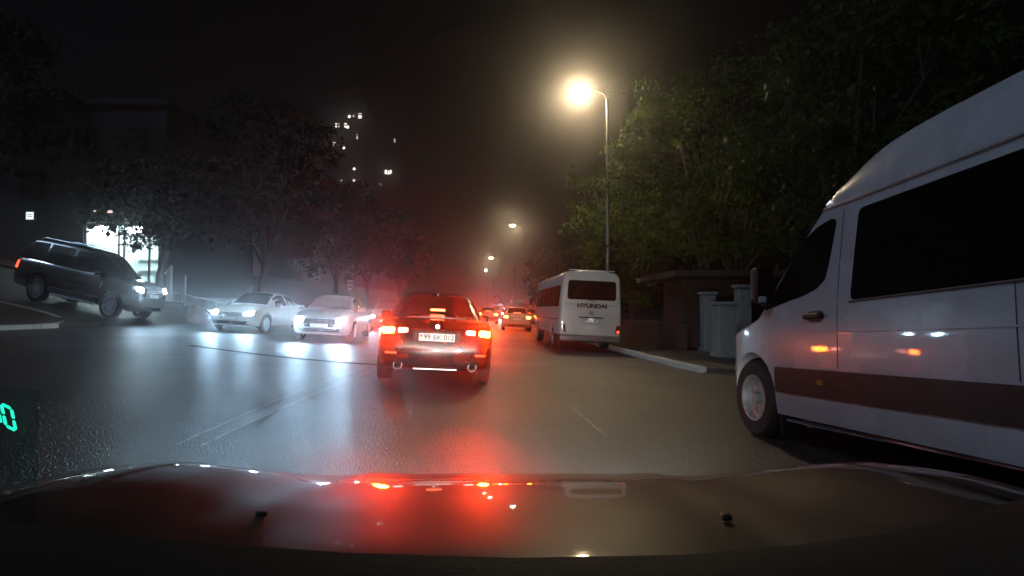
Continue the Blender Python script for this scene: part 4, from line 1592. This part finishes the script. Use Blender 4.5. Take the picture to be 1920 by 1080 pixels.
# ------------------------------------------------------------------ white van on the right
def white_van():
    Rz = Matrix.Rotation(R(3.0), 4, 'Z')
    Rx = Matrix.Rotation(R(-3.8), 4, 'X')
    Ry = Matrix.Rotation(R(2.0), 4, 'Y')
    rot = Rz @ Rx @ Ry
    contact = Vector((2.3556, 5.2, gh(2.36, 5.2)))
    org = contact - rot.to_3x3() @ Vector((-.98, 0, 0))
    mw = Matrix.Translation(org) @ rot
    root = tag(empty('van', mw), 'large white passenger van passing close on the right with dark windows', 'van')
    # roof line (y, z) from nose to tail; axle at y = 0
    top = [(-5.0, 2.46), (-4.0, 2.50), (-2.8, 2.50), (-2.0, 2.485), (-1.6, 2.44), (-1.35, 2.36), (-1.12, 2.20), (-.98, 2.06), (-.62, 1.72), (-.30, 1.40), (-.10, 1.20), (.10, 1.14), (.45, 1.06), (.70, .95), (.84, .80), (.90, .62)]
    top = top
    wid = [(-5.0, .96), (-4.8, .995), (-.3, 1.0), (.1, .995), (.35, .97), (.55, .91), (.72, .80), (.84, .66), (.90, .5)]
    bot = [(-5.0, .30), (-3, .29), (-.5, .25), (.3, .24), (.7, .26), (.90, .36)]
    ys = np.concatenate([np.linspace(-5, -1.8, 14), np.linspace(-1.7, -.1, 28), np.linspace(-.05, .6, 10), np.linspace(.65, .90, 8)])
    T = interp(*zip(*top), ys)
    Wd = interp(*zip(*wid), ys)
    Bo = interp(*zip(*bot), ys)
    rings = []
    for y, w, b, t in zip(ys, Wd, Bo, T):
        half = [(0, b), (w - .12, b), (w - .03, b + .02), (w - .008, b + .12), (w, .62 if t > .8 else b + (t - b) * .5)]
        zs = [.95, 1.2, 1.45, 1.7, 1.9, 2.06]
        for z in zs:
            zz = min(z, t - .10)
            zz = max(zz, half[-1][1] + .004)
            half.append((w - .10 * max(0, zz - 1.15) ** 1.15 - .015 * max(0, zz - .7), zz))
        lx, lz = half[-1]
        hh = max(t - lz, .01)
        half += [(lx - .035, lz + hh * .42), (lx - .12, lz + hh * .76), (lx - .27, lz + hh * .93), (lx * .4, t), (0, t + .015)]
        rings.append([(x, y, z) for x, z in half] + [(-x, y, z) for x, z in half[-2:0:-1]])
    body = loft('body', rings, 'van_paint', root, 25)
    cut(body, [(0.03, .375, .43, .62, 1.5), (0.03, .375, .43, -1.5, -.62), (-3.66, .375, .43, .62, 1.5), (-3.66, .375, .43, -1.5, -.62)])
    bv = bvh_of([body])
    for s in (-1, 1):
        # front door glass
        poly = [(-.22, 1.20), (-.50, 1.245), (-.80, 1.29), (-1.0, 1.335), (-1.10, 1.40), (-1.14, 1.55), (-1.185, 1.86), (-1.13, 1.89), (-.95, 1.86), (-.80, 1.79), (-.62, 1.62), (-.42, 1.40), (-.26, 1.25)]
        patch('door_window', bv, round_poly(poly, .03, 2), 'x', s, 'glass', root, .004, .012, .12)
        # long passenger glass
        poly = [(-1.41, 1.215), (-4.6, 1.26), (-4.6, 1.93), (-1.43, 1.895)]
        patch('side_window', bv, round_poly(poly, .05, 3), 'x', s, 'glass', root, .005, .012, .3)
        for yp in (-3.45,):
            patch('window_divider', bv, [(yp, 1.245), (yp - .035, 1.245), (yp - .035, 1.90), (yp, 1.90)], 'x', s, 'trim', root, .008, .006, .3)
        patch('window_seal', bv, [(-1.40, 1.197), (-4.62, 1.242), (-4.62, 1.252), (-1.40, 1.209)], 'x', s, 'trim', root, .009, .006, .4)
        # dark protective band, painted sill with its bright lower lip
        poly = [(-.42, .685), (-3.2, .71), (-3.2, .505), (-.42, .468)]
        patch('side_moulding', bv, round_poly(poly, .015, 1), 'x', s, 'trim', root, .018, .012, .4)
        poly = [(-.55, .245), (-3.2, .315), (-3.2, .29), (-.55, .222)]
        patch('sill_lip', bv, poly, 'x', s, 'van_paint', root, .022, .012, .4)
        # seams: door rear edge, sliding door, roof gutter, swage line, sliding rail
        for (a, b, m, off) in (((-1.27, .72), (-1.262, 1.93), 'trim', .0015), ((-2.63, .72), (-2.622, 1.22), 'trim', .0015)):
            patch('door_seam', bv, [(a[0], a[1]), (a[0] + .008, a[1]), (b[0] + .008, b[1]), (b[0], b[1])], 'x', s, m, root, off, .006, .3)
        tube('roof_gutter', [(s * (.905), -1.02, 1.985), (s * .915, -1.5, 1.985), (s * .915, -4.8, 2.0)], .012, 'van_paint', root, 6)
        patch('swage_line', bv, [(-.6, .985), (-4.6, 1.0), (-4.6, 1.012), (-.6, .995)], 'x', s, 'van_paint', root, .008, .006, .5)
        patch('slide_rail', bv, [(-2.7, 1.09), (-4.6, 1.10), (-4.6, 1.115), (-2.7, 1.105)], 'x', s, 'trim', root, .004, .006, .4)
        bm = bmesh.new()
        bm_box(bm, (s * 1.012, -1.0, 1.115), (.05, .23, .045), .02, 3)
        from_bm('door_handle', bm, 'trim', root, 40)
        patch('handle_recess', bv, round_poly([(-.91, 1.065), (-1.09, 1.065), (-1.10, 1.16), (-.90, 1.16)], .04, 3), 'x', s, 'trim', root, .003, .01, .08)
        patch('side_marker', bv, round_poly([(-1.04, .575), (-1.12, .575), (-1.12, .615), (-1.04, .615)], .01, 2), 'x', s, 'amber_lens', root, .026, .004, .1)
        patch('roof_marker', bv, round_poly([(-1.02, 2.02), (-1.09, 2.03), (-1.09, 2.045), (-1.02, 2.035)], .005, 1), 'x', s, 'sign_light', root, .012, .004, .1)
        # mirror on its arm
        bm = bmesh.new()
        bm_box(bm, (s * 1.09, -.36, 1.42), (.17, .13, .34), .05, 3)
        bm_box(bm, (s * 1.02, -.36, 1.265), (.12, .09, .06), .015, 1)
        mr = from_bm('door_mirror', bm, 'trim', root, 40)
        box('mirror_glass', (s * 1.09, -.432, 1.44), (.15, .008, .27), 'glass', mr, .003, 1)
        box('turn_signal', (s * 1.12, -.425, 1.29), (.07, .03, .06), 'clear_lens', mr, .012, 2)
        patch('corner_window_trim', bv, round_poly([(-.04, 1.15), (-.20, 1.195), (-.24, 1.25), (-.10, 1.195)], .01, 1), 'x', s, 'trim', root, .003, .01, .1)
        for y in (0.03, -3.66):
            wheel(root, s * .87, y, .365, .23, 'steel')
        box('mud_flap', (s * .86, -.44, .20), (.22, .02, .24), 'trim', root, .004, 1)
        patch('headlight', bv, round_poly([(s * .55, .82), (s * .78, .80), (s * .74, .98), (s * .58, .95)], .03, 2), 'y', 1, 'clear_lens', root, .006, .03, .1)
    patch('windshield', bv, round_poly([(-.78, -.14), (.78, -.14), (.70, -.98), (-.70, -.98)], .06, 3), 'z', 1, 'glass', root, .004, .012, .15)
    patch('grille', bv, round_poly([(-.45, .70), (.45, .70), (.5, .90), (-.5, .90)], .04, 2), 'y', 1, 'trim', root, .004, .02, .15)
    return root


white_van()


# ------------------------------------------------------------------ the camera car: bonnet, scuttle, dashboard, speed display
def own_car():
    root = tag(empty('camera_car', loc=(0, 0, 0)), 'dark glossy bonnet and dashboard of the car carrying the camera, along the bottom', 'car')
    ds = np.concatenate([np.linspace(.50, 1.5, 22), np.linspace(1.53, 1.86, 14)])
    xs = np.concatenate([np.linspace(-.99, -.86, 6)[:-1], np.linspace(-.86, .86, 34), np.linspace(.86, .99, 6)[1:]])
    zc = interp([.5, .8, 1.0, 1.2, 1.4, 1.6, 1.72, 1.80, 1.84, 1.86], [.865, .868, .858, .835, .80, .748, .700, .630, .52, .36], ds)
    verts, faces = [], []
    for d, z in zip(ds, zc):
        for x in xs:
            ax = abs(x)
            dd = d - .30 * (ax / .99) ** 3 * smooth01((d - .6) / 1.2)
            edge = max(0, (ax - .84) / .15)
            fl = .080 * smooth01((ax - .40) / .45) * smooth01((1.80 - d) / .5)
            zz = z + fl - .018 * math.cos(min(1, ax / .5) * math.pi / 2) * 0 - .40 * edge ** 2.6
            # pressed crease lines on the bonnet
            zz += .008 * math.exp(-((ax - (.34 + .16 * (1.8 - d))) / .035) ** 2)
            verts.append((x, dd, max(zz, .3)))
    nx = len(xs)
    for j in range(len(ds) - 1):
        for i in range(nx - 1):
            a = j * nx + i
            faces.append((a, a + 1, a + nx + 1, a + nx))
    raw('bonnet', verts, faces, 'hood_paint', root, 60)
    # shut line of the bonnet, washer jets
    for s in (-1, 1):
        v2, f2 = [], []
        for k, d in enumerate(np.linspace(.62, 1.66, 24)):
            x = s * (.80 - .05 * (d - .6))
            dd = d - .30 * (abs(x) / .99) ** 3 * smooth01((d - .6) / 1.2)
            z = float(interp([.5, .8, 1.0, 1.2, 1.4, 1.6, 1.72, 1.80, 1.84, 1.86], [.865, .868, .858, .835, .80, .748, .700, .630, .52, .36], [d])[0])
            ax = abs(x)
            z += .080 * smooth01((ax - .40) / .45) * smooth01((1.80 - d) / .5) + .003
            v2 += [(x - .004, dd, z), (x + .004, dd, z)]
            if k:
                f2.append((2 * k - 2, 2 * k - 1, 2 * k + 1, 2 * k))
        raw('bonnet_seam', v2, f2, 'trim', root)
        xj, dj = (-.455, .98) if s < 0 else (.385, .97)
        bm = bmesh.new()
        bm_box(bm, (xj, dj, .868), (.018, .016, .012), .005, 2)
        from_bm('washer_jet', bm, 'trim', root, 40)
        box('headlight', (s * .66, 1.66, .60), (.30, .20, .14), 'clear_lens', root, .04, 3)
        spot('headlight_lamp', root, (s * .62, 1.95, .60), (s * .01, 1, -.06), 800, (1.0, .95, .88), 64, 1.0, .05)
    # dashboard top: a dark curved pad whose front edge rises towards the pillars
    edge = [(-80, 975), (60, 985), (200, 1000), (400, 1020), (650, 1036), (960, 1046), (1280, 1040), (1480, 1024), (1660, 1000), (1800, 970), (1900, 940), (2000, 905)]
    p_ = math.atan(.03)
    rows = [[], [], [], []]
    for (u, v) in edge:
        dx, du = (u - 960) / 1000.0, -(v - 540) / 1000.0
        t = .64
        d = Vector((dx, math.cos(p_) - du * math.sin(p_), math.sin(p_) + du * math.cos(p_)))
        p = Vector((0, 0, CAM_H)) + d * t
        rows[0].append(p + Vector((0, .02, -.05)))
        rows[1].append(p)
        rows[2].append(p + Vector((0, -.06, .0)))
        rows[3].append(p + Vector((-p.x * .2, -.34, -.06)))
    n = len(edge)
    verts = [v for r_ in rows for v in r_]
    faces = [(j * n + i, j * n + i + 1, (j + 1) * n + i + 1, (j + 1) * n + i) for j in range(3) for i in range(n - 1)]
    raw('dashboard', verts, faces, 'dash', root, 60)
    return root


own_car()


def speed_display():
    t = .66
    p_ = math.atan(.03)
    def pt(u, v):
        dx, du = (u - 960) / 1000.0, -(v - 540) / 1000.0
        return Vector((0, 0, CAM_H)) + Vector((dx, math.cos(p_) - du * math.sin(p_), math.sin(p_) + du * math.cos(p_))) * t
    c = pt(16, 778)
    root = tag(empty('speed_display', loc=c), 'teal glowing speed digits of a small display at the far left edge', 'display')
    # seven-segment 1 and 0, leaning like in the photo
    def P(a, b):
        # a: right, b: up in digit units (digit 1 wide, 2 high)
        return (a * .0125 + (2 - b) * .0032 - .0100, 0, b * .0135 - .0135 - a * .0058)
    def seg(a0, b0, a1, b1, w=.2, pa=None):
        d = Vector((a1 - a0, b1 - b0)).normalized()
        n_ = Vector((-d.y, d.x)) * w / 2
        q0, q1 = Vector((a0, b0)) + d * .06, Vector((a1, b1)) - d * .06
        pts = [q0, q0 + d * w * .4 + n_, q1 - d * w * .4 + n_, q1, q1 - d * w * .4 - n_, q0 + d * w * .4 - n_]
        f = [Vector(P(p.x, p.y)) for p in pts]
        vs_ = f + [v + Vector((0, .0015, 0)) for v in f]
        fs = [tuple(range(6)), tuple(range(11, 5, -1))] + [(i, (i + 1) % 6, 6 + (i + 1) % 6, 6 + i) for i in range(6)]
        raw('digit_segment', vs_, fs, 'hud', root)
    for (a0, b0, a1, b1) in ((0, 2, 1, 2), (1, 2, 1, 1), (1, 1, 1, 0), (0, 0, 1, 0), (0, 1, 0, 0), (0, 2, 0, 1)):
        seg(a0, b0, a1, b1, .26)
    seg(-.5, 2, -.5, 1, .26)
    seg(-.5, 1, -.5, 0, .26)
    bm = bmesh.new()
    bm_box(bm, (-.012, .008, -.055), (.085, .003, .17), .001, 1)
    from_bm('combiner_glass', bm, 'combiner', root)
    return root


speed_display()


# ------------------------------------------------------------------ haze added to imitate the glare round the lamps
HAZE = 0.0052
bm = bmesh.new()
bm_box(bm, (-15, 150, 32), (470, 400, 84))
hz = from_bm('haze', bm, None)
m = bpy.data.materials.new('glare_haze')
m.use_nodes = True
nt = m.node_tree
for n in list(nt.nodes):
    nt.nodes.remove(n)
pv = nt.nodes.new('ShaderNodeVolumePrincipled')
pv.inputs['Color'].default_value = (0.9, 0.9, 0.9, 1)
pv.inputs['Density'].default_value = HAZE
pv.inputs['Anisotropy'].default_value = 0.94
o_ = nt.nodes.new('ShaderNodeOutputMaterial')
nt.links.new(pv.outputs[0], o_.inputs['Volume'])
hz.data.materials.append(m)
tag(hz, 'thin haze added to imitate the glare round the lamps', kind='stuff')
